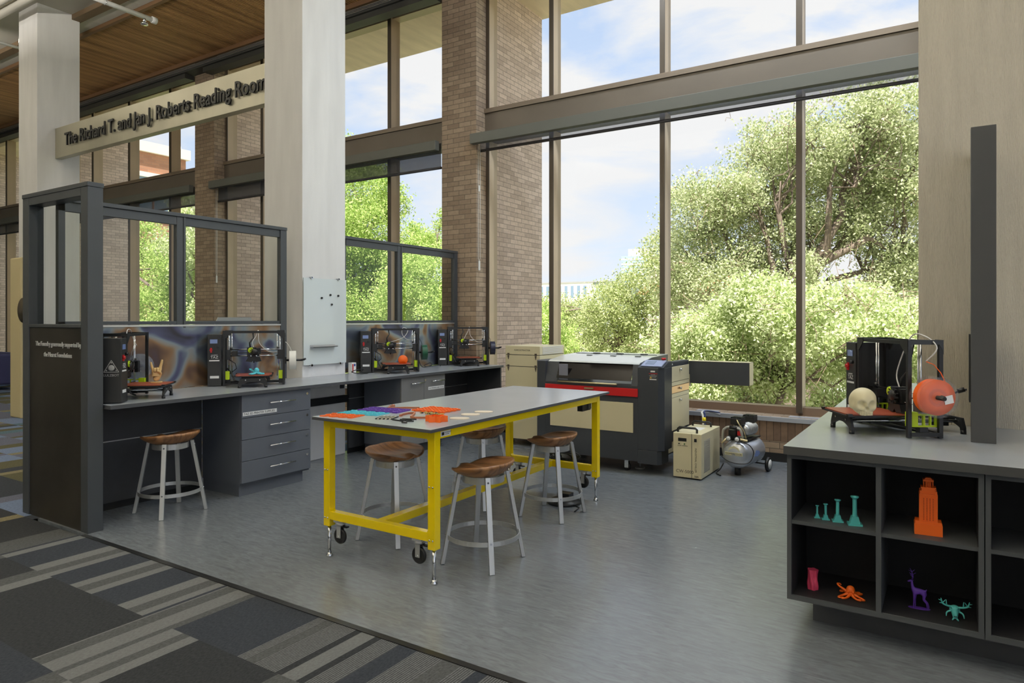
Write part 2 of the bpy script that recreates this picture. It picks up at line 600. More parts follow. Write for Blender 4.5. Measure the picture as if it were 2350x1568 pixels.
    def build(s, name, mats, parent=None, bevel=0.0, recalc=True):
        me = bpy.data.meshes.new(name)
        me.from_pydata(s.v, [], s.f)
        if not isinstance(mats, (list, tuple)):
            mats = [mats]
        for x in mats:
            me.materials.append(x)
        me.polygons.foreach_set('material_index', s.m)
        me.polygons.foreach_set('use_smooth', s.s)
        if recalc and len(s.v) < 60000:
            import bmesh
            bm = bmesh.new()
            bm.from_mesh(me)
            bmesh.ops.remove_doubles(bm, verts=bm.verts, dist=1e-6) if recalc == 'weld' else None
            bmesh.ops.recalc_face_normals(bm, faces=bm.faces)
            bm.to_mesh(me)
            bm.free()
        me.update()
        o = bpy.data.objects.new(name, me)
        COL.objects.link(o)
        if parent:
            o.parent = parent
        if bevel:
            b = o.modifiers.new('edge', 'BEVEL')
            b.width = bevel
            b.segments = 2
            b.limit_method = 'ANGLE'
            b.angle_limit = R(50)
        return o
def tag(o, label=None, cat=None, group=None, kind=None):
    if label: o['label'] = label
    if cat: o['category'] = cat
    if group: o['group'] = group
    if kind: o['kind'] = kind
    return o
def thing(name, label, cat, loc=(0, 0, 0), rz=0.0, group=None, kind=None):
    o = bpy.data.objects.new(name, None)
    o.empty_display_size = 0.1
    COL.objects.link(o)
    o.location = loc
    o.rotation_euler = (0, 0, rz)
    return tag(o, label, cat, group, kind)
def struct(o):
    o['kind'] = 'structure'
    return o
def dup_tree(o, parent=None):
    c = o.copy()
    COL.objects.link(c)
    c.parent = parent
    for ch in list(o.children):
        dup_tree(ch, c)
    return c
def text_obj(name, body, size, mt, parent=None, loc=(0, 0, 0), rot=(0, 0, 0), extrude=0.0005, align='LEFT', space=1.0, sx=1.0, label=None, bold=0.0):
    cu = bpy.data.curves.new(name, 'FONT')
    cu.body = body
    cu.size = size
    cu.extrude = extrude
    cu.offset = bold
    cu.align_x = align
    cu.space_line = space
    cu.resolution_u = 3
    tmp = bpy.data.objects.new(name, cu)
    COL.objects.link(tmp)
    bpy.context.view_layer.update()
    dg = bpy.context.evaluated_depsgraph_get()
    me = bpy.data.meshes.new_from_object(tmp.evaluated_get(dg))
    bpy.data.objects.remove(tmp)
    o = bpy.data.objects.new(name, me)
    COL.objects.link(o)
    me.materials.clear()
    me.materials.append(mt)
    for p in me.polygons:
        p.material_index = 0
    o.location = loc
    o.rotation_euler = rot
    o.scale = (sx, 1, 1)
    if parent: o.parent = parent
    if label: o['label'] = label
    return o
def smooth_path(pts, k):
    pts = [Vector(p) for p in pts]
    out = []
    for i in range(len(pts) - 1):
        p0 = pts[max(i - 1, 0)]; p1 = pts[i]; p2 = pts[i + 1]; p3 = pts[min(i + 2, len(pts) - 1)]
        for j in range(k):
            t = j / k
            out.append(0.5 * ((2 * p1) + (p2 - p0) * t + (2 * p0 - 5 * p1 + 4 * p2 - p3) * t * t + (3 * p1 - p0 - 3 * p2 + p3) * t ** 3))
    out.append(pts[-1])
    return out
RX = (R(90), 0, 0)          # lettering on a face looking towards -Y
RXP = (R(90), 0, R(90))     # lettering on a face looking towards +X

# ================================================================ SETTING
YW_, YG = 7.65, 8.02        # inner face of the window wall, glass plane
# vinyl floor, transition strip, carpet
struct(MB().box(-5.85, 3.6, 2.43, 7.66, -0.12, 0.0).build('floor', M_floor))
struct(MB().box(-5.12, 3.6, 2.395, 2.43, -0.02, 0.004).build('trim_1', M_black_g))
cp = MB()
keys = list(CARP)
ki = {k: i for i, k in enumerate(keys)}
def cquad(x0, x1, y0, y1, k, z=0.0):
    cp.add([(x0, y0, z), (x1, y0, z), (x1, y1, z), (x0, y1, z)], [(0, 1, 2, 3)], ki[k])
def row(y0, y1, bands, xa, xb, default):
    x = xa
    for (a, b, k) in sorted(bands):
        if a > x + 1e-4:
            cquad(x, a, y0, y1, default)
        cquad(max(a, x), b, y0, y1, k)
        x = max(x, b)
    if x < xb:
        cquad(x, xb, y0, y1, default)
row(1.92, 2.395, [(-6.6, -6.1, 'darkb'), (-6.1, -5.98, 'tan'), (-5.98, -5.42, 'darkb'), (-5.42, -5.28, 'mid'), (-5.28, -5.16, 'mid'), (-5.13, -5.05, 'lite'),
                  (-4.735, -4.63, 'lite'), (-4.63, -4.54, 'mid'), (-4.54, -4.47, 'lite'), (-4.235, -4.155, 'lite'), (-4.155, -4.06, 'mid'), (-4.06, -3.99, 'lite'),
                  (-3.722, -3.625, 'lite'), (-3.625, -3.54, 'mid'), (-3.54, -3.48, 'lite'), (-3.48, -3.455, 'dark'), (-3.455, -3.445, 'lite'), (-3.445, -3.36, 'mid'), (-3.36, -3.25, 'lite'), (-3.25, -3.2, 'mid'),
                  (-2.70, -2.64, 'fine'), (-2.64, -2.58, 'mid'), (-2.58, -2.53, 'fine'), (-2.53, -2.44, 'fine'), (-2.44, -2.40, 'darkb'), (-2.40, -2.31, 'lite'), (-2.31, -2.27, 'darkb'), (-2.27, -2.16, 'fine'),
                  (-2.05, -1.90, 'fine'), (-1.90, -1.80, 'mid'), (-1.80, -1.72, 'fine'), (-1.66, -1.52, 'fine'), (-1.52, -1.42, 'mid'), (-1.42, -1.3, 'fine'), (-1.2, -1.1, 'fine')], -26, 3.6, 'dark')
row(1.41, 1.92, [(-5.4, -5.25, 'tan'), (-5.22, -5.06, 'mid'), (-4.66, -4.54, 'mid'), (-4.54, -4.44, 'lite'), (-3.455, -3.445, 'lite'), (-3.445, -3.36, 'mid'), (-3.36, -3.25, 'lite'), (-3.25, -3.21, 'mid'),
                 (-3.21, -3.12, 'lite'), (-3.12, -3.06, 'mid'), (-3.06, -2.99, 'lite'), (-2.42, -2.3, 'mid'), (-2.3, -2.2, 'fine'), (-2.1, -1.95, 'fine'), (-1.9, -1.75, 'fine'), (-1.7, -1.6, 'mid'), (-1.5, -1.3, 'fine')], -26, 3.6, 'darkb')
row(0.9, 1.41, [(-3.25, -3.12, 'mid'), (-3.12, -3.02, 'lite'), (-3.02, -2.96, 'mid'), (-4.3, -4.2, 'lite'), (-2.2, -2.1, 'fine')], -26, 3.6, 'dark')
row(-7.0, 0.9, [(-3.2, -3.0, 'mid'), (-2.0, -1.8, 'mid'), (-4.6, -4.4, 'lite')], -26, 3.6, 'darkb')
rc = random.Random(5)
pal = ['blue', 'teal', 'slate', 'tan', 'moss', 'blue', 'slate', 'dark']
y = 2.395
while y < 7.6:
    x = -26.0
    y2 = min(y + 0.5, 7.66)
    while x < -5.85:
        w = rc.choice((0.12, 0.2, 0.25, 0.4))
        x2 = min(x + w, -5.85)
        cquad(x, x2, y, y2, rc.choice(pal) if y > 2.8 else rc.choice(['slate', 'dark', 'blue']))
        x = x2
    y = y2
struct(cp.build('carpet_floor', [CARP[k] for k in keys], recalc=False))
struct(MB().box(-26, 3.6, -7.0, 7.66, -0.3, -0.125).build('floor_slab', M_ceil))

# columns (structure)
def column(x0, x1, y0, y1, name, m):
    return struct(MB().box(x0, x1, y0, y1, 0.0, 6.4).build(name, m, bevel=0.006))
column(-6.37, -5.75, 4.87, 5.48, 'wall_column_middle', M_plaster)
column(-12.37, -11.75, 4.87, 5.48, 'wall_column_west', M_plaster)
column(-18.37, -17.75, 4.87, 5.48, 'wall_column_far_west', M_plaster)
column(-0.157, 1.1, 4.75, 5.6, 'wall_column_east', M_plaster_w)
struct(MB().box(1.1, 3.6, 4.95, 5.2, 0, 6.4).build('wall_east', M_plaster_w))

# window wall: brick piers with fins outside, low brick wall, sill
BAYS = [(-5.49 - 5.95 * k, -0.14 - 5.95 * k) for k in range(4)]
piers = [(-0.14, 0.46)] + [(-5.49 - 5.95 * k - 0.6, -5.49 - 5.95 * k) for k in range(4)]
pn = ['east', 'middle', 'west', 'far_west', 'farthest_west']
for (x0, x1), nm in zip(piers, pn):
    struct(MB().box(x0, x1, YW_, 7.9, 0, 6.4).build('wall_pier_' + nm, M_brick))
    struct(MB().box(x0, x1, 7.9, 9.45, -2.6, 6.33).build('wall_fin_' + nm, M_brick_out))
low = MB()
low.box(-30, 0.46, YW_ + 0.002, 8.1, 0.0, 0.215, 0)
low.box(-30, 0.46, YW_ + 0.002, 8.1, 0.215, 0.43, 1)
struct(low.build('wall_north', [M_brick, M_soldier]))
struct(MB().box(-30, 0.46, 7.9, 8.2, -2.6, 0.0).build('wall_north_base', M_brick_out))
struct(MB().box(-5.75, -0.15, YW_ - 0.012, YW_, 0.0, 0.09).build('baseboard_north', M_black))
fe = MB()  # unseen east side, left open between posts to let in more daylight
fe.box(3.6, 3.75, -7.0, 5.2, 0, 0.3).box(3.6, 3.75, -7.0, 5.2, 6.1, 6.44)
for yy in (-7.0, -5.0, -3.0, -1.0, 1.0, 3.0, 5.0):
    fe.box(3.6, 3.75, yy, yy + 0.1, 0.3, 6.1)
struct(fe.build('wall_far_east', M_bronze))
struct(MB().box(-26.1, -26, -7.0, 7.66, 0, 6.4).build('wall_far_west', M_plaster))
for k, (x0, x1) in enumerate(BAYS):
    n = k + 1
    s_ = MB()
    s_.box(x0 - 0.0, x1, YW_ + 0.03, 8.0, 0.43, 0.47, 0)
    s_.box(x0, x1, YW_ - 0.01, YW_ + 0.03, 0.425, 0.47, 1)
    if k == 0:
        for a, b in ((-2.45, -2.2), (-1.45, -0.9), (-4.3, -4.0)):
            s_.box(a, b, 7.72, 7.84, 0.47, 0.474, 1)
    struct(s_.build('trim_sill_%d' % n, [M_brick, M_sillmetal]))
    w = thing('window_%d' % n, None, None, (0, 0, 0), kind='structure')
    f = MB()
    f.box(x0, x1, 7.93, 8.1, 0.47, 0.555, 2)                       # bottom rail
    f.box(x0, x1, 7.93, 8.1, 6.18, 6.3, 0)                         # head
    f.box(x0, x0 + 0.045, 7.9, 8.1, 0.47, 6.3, 0)
    f.box(x1 - 0.045, x1, 7.9, 8.1, 0.47, 6.3, 0)
    mull = [x0 + 1.05, x0 + 2.58, x0 + 4.12]
    for mxx in mull:
        f.box(mxx - 0.03, mxx + 0.03, 7.9, 8.1, 0.50, 6.25, 0)
        f.box(mxx - 0.031, mxx + 0.031, 7.885, 7.9, 0.50, 6.25, 1)  # inner face in a darker tone, its shade put into the colour
    f.box(x0 - 0.0, x0 + 0.05, 7.885, 7.9, 0.47, 6.1, 1)
    f.build('window_frame', [M_bronze, M_bronze_d, mat('bottom_rail_bronze', (134, 112, 94), 0.45, 0.1)], w)
    t = MB()
    t.box(x0, x1, 7.84, 8.12, 4.40, 4.46, 2)
    t.box(x0 + 0.0, x1, 7.86, 8.12, 4.02, 4.395, 1)
    t.build('transom_beam', [M_bronze, M_beam, mat('beam_cap', (126, 112, 96), 0.45, 0.1)], w)
    xs = [x0 + 0.045] + [q for mxx in mull for q in (mxx, mxx)] + [x1 - 0.045]
    for i in range(0, 8, 2):
        for (z0, z1) in ((0.55, 4.03), (4.455, 6.19)):
            g = MB()
            g.add([(xs[i], YG, z0), (xs[i + 1], YG, z0), (xs[i + 1], YG, z1), (xs[i], YG, z1)], [(0, 1, 2, 3)])
            g.build('pane', M_glass, w, recalc=False)
blind_lab = ['roller blind barely lowered at the top of the wide window behind the laser cutter',
             'roller blind lowered further in the window between white column and brick pier',
             'roller blind lowered in the window behind the glazed partition and lettered sign',
             'roller blind at the far end of the window wall beside the western white column']
for k, (x0, x1) in enumerate(BAYS):
    b = thing('roller_blind', blind_lab[k], 'blind', (x0, 7.7, 3.9), group='roller blinds under the window beam')
    L = x1 - x0
    hz = (-0.055, -0.205, -0.20, -0.20)[k]
    MB().box(-0.045, L - 0.05, -0.14, -0.052, 0.02, 0.155).build('housing', M_housing, b, bevel=0.003)
    MB().box(0.02, L - 0.07, 0.02, 0.023, hz + 0.02, 0.15).build('fabric', M_blind if k == 0 else M_blind2, b)
    MB().tube([(0.02, 0.022, hz), (L - 0.07, 0.022, hz)], 0.02, 8).build('hem_bar', M_hem, b)
    cz = -1.55
    MB().tube([(0.012, -0.02, 0.0), (0.012, -0.02, cz), (0.03, -0.02, cz - 0.03), (0.045, -0.02, cz), (0.045, -0.02, 0.0)], 0.003, 5).build('cord', M_white, b)
    c_ = MB()
    c_.box(0.018, 0.04, -0.03, -0.01, cz - 0.16, cz - 0.03)
    c_.build('cord_weight', M_white, b)
    MB().box(0.02, 0.038, -0.03, -0.01, -0.62, -0.54).build('cord_joiner', M_white, b)

# head of the window wall: valence and grille
va = MB()
for k, (x0, x1) in enumerate(BAYS):
    va.box(x0 - 0.06, x1 - 0.02, 7.46, 7.645, 6.035, 6.12, 0)
va.box(-26, 3.6, 7.42, 7.645, 6.12, 6.16, 0)
for i in range(3):
    va.box(-26, 3.6, 7.40, 7.43, 6.15 + i * 0.02, 6.16 + i * 0.02, 1)
va.box(-26, 3.6, 7.43, 7.46, 6.13, 6.21, 0)
struct(va.build('trim_valence', [M_valence, M_grille]))
struct(MB().box(-26, 3.6, 7.36, 7.40, 6.21, 6.29).build('trim_wood_edge', M_woodtrim))
# ceiling: slatted wood, panel strip, brown beam, plaster
cw = MB()
x = -26.0
cw.box(-26, 3.6, 5.76, 7.36, 6.30, 6.36, 1)
while x < 3.55:
    cw.box(x, x + 0.026, 5.80, 7.36, 6.278, 6.30, 0)
    x += 0.042
struct(cw.build('ceiling_wood_slats', [M_wood, M_bronze_d], recalc=False))
struct(MB().box(-26, 3.6, 5.74, 5.80, 6.255, 6.36).build('trim_wood_front', M_woodtrim))
cpnl = MB()
x = -26.0
while x < 3.6:
    cpnl.box(x, min(x + 1.19, 3.6), 5.53, 5.735, 6.31, 6.36)
    x += 1.2
struct(cpnl.build('ceiling_panels', M_ceil_panel))
struct(MB().box(-26, 3.6, 5.36, 5.50, 6.28, 6.44).build('trim_ceiling_beam', M_browntrim))
struct(MB().box(-26, 3.6, -7.0, 5.36, 6.36, 6.44).build('ceiling', M_ceil))
struct(MB().box(-30, 4.0, -7.0, 7.9, 6.44, 6.9).build('roof_slab', M_ceil))
struct(MB().box(-30, 4.0, 7.9, 9.5, 6.33, 6.9).build('roof_soffit', M_soffit))
struct(MB().box(-26, 3.6, -7.1, -7.0, 0, 6.44).build('wall_south', M_plaster))

# added linear uplights, out of view, filling the room off the ceiling
for lx in (-14.0, -9.5, -5.0, -1.0):
    for ly in (2.9, 0.0, -3.2):
        f = thing('added_uplight', 'added unseen linear uplight filling the room off the plaster ceiling', 'added light', (lx, ly, 5.55), group='added linear uplights above the room')
        MB().box(-0.9, 0.9, -0.09, 0.09, -0.06, 0.0).build('housing', M_white, f)
        for hx in (-0.7, 0.7):
            MB().cyl((hx, 0, 0), (hx, 0, 0.8), 0.006, 6).build('hanger', M_chrome, f)
        ld = bpy.data.lights.new('fill_lamp', 'AREA')
        ld.shape = 'RECTANGLE'
        ld.size, ld.size_y = 1.7, 0.16
        ld.energy = 145
        ld.color = (1.0, 0.94, 0.84)
        lo = bpy.data.objects.new('fill_lamp', ld)
        COL.objects.link(lo)
        lo.parent = f
        lo.location = (0, 0, 0.02)
        lo.rotation_euler = (PI, 0, 0)
# added cool panel lights, out of view, to boost the window daylight
for lx in (-3.2, -1.8, -0.4, 1.0, 2.4):
    f = thing('added_panel_light', 'added unseen square panel light boosting the daylight from the windows', 'added light', (lx, 6.6, 6.262), group='added panel lights along the windows')
    MB().box(-0.34, 0.34, -0.34, 0.34, 0.0, 0.014).build('housing', M_white, f)
    ld = bpy.data.lights.new('fill_lamp', 'AREA')
    ld.shape = 'RECTANGLE'
    ld.size, ld.size_y = 0.6, 0.6
    ld.energy = 48
    ld.color = (0.80, 0.90, 1.0)
    lo = bpy.data.objects.new('fill_lamp', ld)
    COL.objects.link(lo)
    lo.parent = f
    lo.location = (0, 0, -0.006)
# ================================================================ OUTSIDE
def grass_mat():
    return mat('grass', (160, 160, 134), 0.9, var=0.25, vscale=0.6, bump=0.3, bscale=6)
struct(MB().box(-400, 300, 8.3, 600, -2.8, -2.6).build('ground_lawn', grass_mat()))
tag(MB().prism([(-9, 36), (-1, 46), (-1, 50), (-9.5, 39.5)], -2.6, -2.56).build('garden_path', mat('pale_path', (222, 214, 204), 0.9)),
    'pale paved path crossing the lawn beyond the vines', 'path', kind='structure')
oak = [(-5.9,19.4,4.7,1.06),(-5.1,20.1,3.7,1.32),(-6.4,19.7,3.3,0.89),(-4.3,20.2,5.6,1.17),(-4.2,20.3,6.5,0.77),(-4.8,19.0,4.8,0.71),(-3.0,18.8,6.0,0.89),(-2.9,20.8,5.1,1.28),(-1.8,19.4,6.5,0.88),(-1.1,19.4,6.7,0.86),(-1.8,21.2,5.5,1.26),(-0.7,19.9,5.4,1.15),(-1.1,20.8,3.9,1.15),(-3.2,19.9,4.0,0.89),(-2.2,20.3,4.0,0.7),(-5.5,19.2,2.4,0.92),(-4.4,20.3,3.0,0.62),(-0.8,20.9,2.5,1.09),(-6.9,20.1,2.3,0.79),(-7.0,20.6,5.5,0.38),(-1.3,20.4,2.6,0.57),(-3.3,19.0,2.8,0.51)]
vine = [(-5.4,16.1,1.0,0.79),(-4.3,15.7,1.1,0.85),(-3.3,15.0,1.8,0.69),(-2.4,14.4,1.5,0.73),(-1.8,16.4,1.5,0.8),(-0.9,15.4,1.4,0.73),(-4.0,16.0,0.3,0.8),(-3.2,16.4,0.5,0.84),(-2.3,16.0,0.9,0.56),(-0.8,16.5,0.4,0.69),(-4.7,15.2,0.4,0.59),(-1.5,16.2,0.9,0.55),(-5.2,15.4,0.1,0.4)]
mid = [(-14.1,26.0,1.7,0.85),(-13.0,25.9,1.5,1.01),(-10.9,24.0,1.9,1.0),(-10.1,24.1,2.2,0.99),(-9.3,24.3,2.9,0.98),(-10.0,26.1,1.4,1.22),(-10.9,24.8,0.7,1.2),(-12.9,25.3,0.5,1.08),(-9.1,24.5,4.1,0.69),(-8.8,25.0,3.0,0.82),(-14.2,24.7,2.1,0.55)]
brt = [(-10.2,17.6,1.1,0.58),(-9.8,18.2,0.8,0.46),(-10.4,18.2,1.7,0.29)]
l1 = [(-19.3,19.0,6.4,1.35),(-18.3,18.4,4.8,1.3),(-19.1,19.0,3.4,1.43),(-19.6,18.9,7.5,0.93),(-17.5,19.2,3.7,0.98),(-18.0,18.9,2.0,1.39),(-17.5,19.1,5.8,0.52),(-18.9,18.2,1.9,1.38),(-17.4,18.8,6.5,0.4),(-19.1,17.5,4.4,1.44)]
l1b = [(-16.0,18.4,4.2,0.62),(-14.2,17.2,2.8,0.99),(-15.9,19.0,4.2,0.47),(-15.7,18.5,1.8,1.0),(-15.4,17.3,2.6,0.88),(-14.5,18.2,4.9,0.3),(-13.2,17.0,2.0,0.82),(-15.0,18.0,3.9,0.5)]
l2 = [(-28.6,15.8,4.7,0.92),(-28.3,16.2,3.2,1.2),(-25.0,15.7,2.9,1.11),(-24.6,14.8,3.7,0.9),(-25.6,14.5,1.9,0.83),(-25.1,15.6,1.7,0.85)]
l2b = [(-22.5,14.0,4.1,0.76),(-22.6,14.2,5.4,0.54),(-21.9,15.9,2.8,1.13),(-22.6,14.6,3.2,0.8),(-22.3,14.9,1.6,0.9)]
def crown(name, blobs, per_m2, size, mt, parent, seed, hollow=0.55, droop=0.0):
    """leaves: one folded quad each, gathered in sprays round the twig ends of every lobe"""
    rg = np.random.default_rng(seed)
    P = []
    for (x, y, z, r) in blobs:
        nspray = max(6, int(55 * r * r))
        d = rg.normal(size=(nspray, 3))
        d /= np.linalg.norm(d, axis=1)[:, None]
        rad = r * (hollow + (1.12 - hollow) * rg.random(nspray) ** 0.6)
        c = np.array([x, y, z]) + d * rad[:, None] * np.array([1, 1, 0.92])
        nl = int(per_m2 * r * r * 12.57 / nspray)
        cc = np.repeat(c, nl, axis=0)
        sp = 0.11 + 0.10 * r
        off = rg.normal(size=(len(cc), 3)) * sp * np.array([1, 1, 0.75])
        off[:, 2] -= droop * rg.random(len(cc))
        P.append(cc + off)
    P = np.concatenate(P)
    n = len(P)
    a = rg.normal(size=(n, 3)); a /= np.linalg.norm(a, axis=1)[:, None]
    b = rg.normal(size=(n, 3)); b -= a * (a * b).sum(1)[:, None]; b /= np.linalg.norm(b, axis=1)[:, None]
    L = size * (0.7 + 0.6 * rg.random(n))[:, None]
    W = L * 0.52
    v = np.empty((n, 4, 3))
    v[:, 0] = P - a * L * 0.5
    v[:, 1] = P + b * W * 0.5
    v[:, 2] = P + a * L * 0.5
    v[:, 3] = P - b * W * 0.5
    me = bpy.data.meshes.new(name)
    me.vertices.add(n * 4)
    me.vertices.foreach_set('co', v.reshape(-1))
    me.loops.add(n * 4)
    me.loops.foreach_set('vertex_index', np.arange(n * 4, dtype=np.int32))
    me.polygons.add(n)
    me.polygons.foreach_set('loop_start', np.arange(0, n * 4, 4, dtype=np.int32))
    me.polygons.foreach_set('loop_total', np.full(n, 4, dtype=np.int32))
    me.update(calc_edges=True)
    me.materials.append(mt)
    o = bpy.data.objects.new(name, me)
    COL.objects.link(o)
    o.parent = parent
    return o
def wobble(p0, p1, k, amp, rg, sag=0.0):
    p0, p1 = Vector(p0), Vector(p1)
    L = (p1 - p0).length
    out = [p0]
    for i in range(1, k):
        t = i / k
        q = p0.lerp(p1, t) + Vector((rg.gauss(0, 1), rg.gauss(0, 1), rg.gauss(0, 1))) * amp * L
        q.z -= sag * L * math.sin(PI * t)
        out.append(q)
    out.append(p1)
    return out
def tree(name, label, blobs, base, trunk_r, mt, per, size, seed, group='trees beyond the windows', hub_z=None, twigs=8, droop=0.0, dry=0, hollow=0.55, bark=None):
    bx, by, bz = base
    root = thing(name, label, 'tree' if 'vine' not in name and 'shrub' not in name else 'shrub', base, group=group)
    rg = random.Random(seed)
    loc = [(x - bx, y - by, z - bz, r) for x, y, z, r in blobs]
    tr = MB()
    cx = sum(b[0] for b in loc) / len(loc); cyy = sum(b[1] for b in loc) / len(loc)
    hz = hub_z - bz if hub_z is not None else min(b[2] for b in loc)
    hub = Vector((cx * 0.5, cyy * 0.5, hz))
    tp = wobble((0, 0, -0.1), hub, 5, 0.05, rg)
    tr.tube(tp, [trunk_r * (1.25 - 0.09 * i) for i in range(len(tp))], 10)
    for (x, y, z, r) in loc:
        pts = wobble(hub, (x, y, z), 5, 0.07, rg)
        r0 = trunk_r * 0.5
        tr.tube(pts, [r0, r0 * .8, r0 * .6, r0 * .42, r0 * .28, r0 * .16], 7)
        for i in range(int(twigs * max(r, .5))):
            st = pts[rg.choice((3, 4, 5))]
            d = Vector((rg.gauss(0, 1), rg.gauss(0, 1), rg.gauss(0.2, 0.8))).normalized()
            en = Vector((x, y, z)) + d * r * 0.98
            q = wobble(st, en, 4, 0.09, rg)
            tr.tube(q, [r0 * .22, r0 * .16, r0 * .1, r0 * .06, r0 * .03], 4, caps=False)
    tr.build('trunk', bark or M_bark, root, recalc=False)
    c = crown('crown', loc, per, size, mt, root, seed, hollow, droop)
    if dry:
        dv = MB()
        for i in range(dry):
            b = rg.choice([q for q in loc if q[3] > 0.7] or loc)
            p0 = Vector(b[:3]) + Vector((rg.gauss(0, 1), rg.gauss(0, 1), rg.gauss(0, 1))) * b[3] * 0.6
            p1 = p0 + Vector((rg.gauss(0, .35), rg.gauss(0, .35), -rg.random() * 0.9))
            dv.tube(wobble(p0, p1, 6, 0.2, rg), 0.007, 3, caps=False)
        dv.build('dry_stems', M_twig, root, recalc=False)
    return root
tree('live_oak_tree', 'large spreading live oak with dark twisting limbs and hanging dry vines', oak, (-3.6, 20.4, -2.6), 0.33, L_oak, 560, 0.085, 11, hub_z=1.6, twigs=11, dry=340, hollow=0.35)
tree('vine_thicket', 'bright leafy thicket of climbing vines in front of the live oak', vine, (-3.0, 15.9, -2.6), 0.09, L_vine, 1150, 0.085, 12, dry=260, droop=0.1)
tree('cedar_elm_tree', 'olive green rounded tree in front of the pale distant office block', mid, (-11.2, 25.2, -2.6), 0.22, L_olive, 430, 0.09, 13)
tree('young_shrub', 'small bright green shrub at the outer end of the brick fin', brt, (-10.1, 17.9, -2.6), 0.05, L_brite, 700, 0.08, 14)
tree('maple_tree', 'tall light green tree filling the window beside the white column', l1, (-18.6, 18.8, -2.6), 0.26, L_brite, 480, 0.095, 15)
tree('sapling_tree', 'small sunlit tree with pointed shoots beside the tall light green tree', l1b, (-15.2, 18.0, -2.6), 0.14, L_brite, 600, 0.09, 16)
tree('elm_tree', 'leafy green tree below the brick building behind the glazed partition', l2, (-26.4, 15.4, -2.6), 0.2, L_brite, 450, 0.10, 17)
tree('ash_tree', 'slim green tree close to the western brick pier outside', l2b, (-22.5, 14.6, -2.6), 0.14, L_vine, 450, 0.10, 18)
# lower shrubs that close the view under the trees
def bank(name, label, x0, x1, y0, y1, ztop, seed, mt, per=330, size=0.12):
    rg = random.Random(seed)
    bl = []
    n = int((x1 - x0) * 1.1) + 2
    for i in range(n):
        bl.append((x0 + (x1 - x0) * i / (n - 1), rg.uniform(y0, y1), -2.6 + rg.uniform(0.35, 1) * (ztop + 2.6), rg.uniform(.7, 1.1)))
        bl.append((x0 + (x1 - x0) * (i + .5) / n, rg.uniform(y0, y1), -1.9, rg.uniform(.8, 1.1)))
    return tree(name, label, bl, ((x0 + x1) / 2, (y0 + y1) / 2, -2.6), 0.05, mt, per, size, seed, group='shrub banks behind the trees', hub_z=-2.0, twigs=2)
bank('shrub_bank', 'dense green shrub bank on the slope below the vine thicket', -8.6, -0.5, 23.6, 24.6, -0.2, 21, L_vine, 300)
bank('shrub_bank', 'olive shrub bank under the rounded olive tree', -17.0, -9.4, 29.6, 30.4, 0.1, 22, L_olive, 300)
bank('shrub_bank', 'bright shrub bank under the tall light green tree', -24.5, -16.2, 22.8, 23.8, 1.4, 23, L_brite, 260)
bank('shrub_bank', 'green shrub bank outside the reading room windows', -34, -22.5, 17.5, 19.5, 1.6, 24, L_brite, 200)

# buildings far away
b = thing('brick_building', 'red brick building with a pale parapet high above the trees', 'building', (-50, 31, -2.6))
m_par = mat('pale_parapet', (226, 222, 210), 0.8)
m_win = mat('far_window_glass', (120, 140, 158), 0.25)
MB().box(-20, 0, -10, 0, 0, 16.45).build('wall', M_brick_red, b)
MB().box(-20.2, 0.25, -10.2, 0.25, 16.45, 17.2).build('parapet', m_par, b)
MB().box(0.0, 0.2, -8, -0.9, 14.6, 14.95).build('window_lintel', m_par, b)
for i in range(4):
    MB().box(0.0, 0.05, -7.6 + i * 1.7, -6.1 + i * 1.7, 11.4, 14.6).build('window', m_win, b)
MB().box(-20, -1.5, 0, 12, 0, 15.9).build('side_wing', m_par, b)
MB().ball((-0.6, -0.5, 17.75), 0.32, 12).box(-0.9, -0.3, -0.8, -0.2, 17.2, 17.5).build('roof_vent', M_white, b)
b = thing('white_house', 'white walled house with a red tiled roof glimpsed behind the vines', 'house', (-10.8, 34, -2.6), 0)
MB().box(-2.6, 2.6, 0, 5, 0, 5.4).build('wall', mat('white_render', (238, 232, 224), 0.85), b)
MB().prism([(-0.5, 5.4), (2.5, 6.5), (5.5, 5.4)], -3.0, 3.0, 'x').build('roof', mat('red_tiles', (196, 120, 84), 0.85, var=0.2, vscale=3), b)
MB().box(-1.0, 0.2, -0.05, 0.0, 3.2, 4.4).build('window', m_win, b)
b = thing('office_building', 'long white office block with tall narrow windows on the horizon', 'building', (-77, 150, -2.6), R(0))
mw_ = mat('white_cladding', (240, 238, 234), 0.7)
MB().box(-14, 4.2, 0, 20, 0, 13.0).build('wall', mw_, b)
MB().box(4.2, 8.0, 0.5, 20, 0, 13.0).build('glass_wing', mat('grey_curtain_wall', (170, 182, 190), 0.4), b)
MB().box(-14.2, 8.1, -0.2, 20, 13.0, 13.3).build('roof', mat('grey_flashing', (150, 150, 150), 0.6), b)
for i in range(9):
    xx = -12.4 + i * 1.75
    MB().box(xx, xx + 0.85, -0.05, 0.0, 9.3, 12.3).build('window', m_win, b)
    MB().box(xx + 0.4, xx + 1.2, -0.05, 0.0, 5.4, 8.4).build('window', m_win, b)
b = thing('office_tower', 'blue glass office tower with a white roof crown on the horizon', 'building', (-122, 300, -2.6), R(20))
m_gt = mat('tower_glass', (146, 170, 192), 0.3)
MB().box(-8, 8, 0, 14, 0, 33.5).build('tower_body', m_gt, b)
mm = MB()
for i in range(13):
    mm.box(-8.1, 8.1, -0.1, 14.1, 4 + i * 2.3, 4.7 + i * 2.3)
mm.build('floor_bands', mat('pale_bands', (206, 214, 220), 0.5), b)
MB().box(-5, 5, 3, 11, 33.5, 37).build('roof_crown', mw_, b)

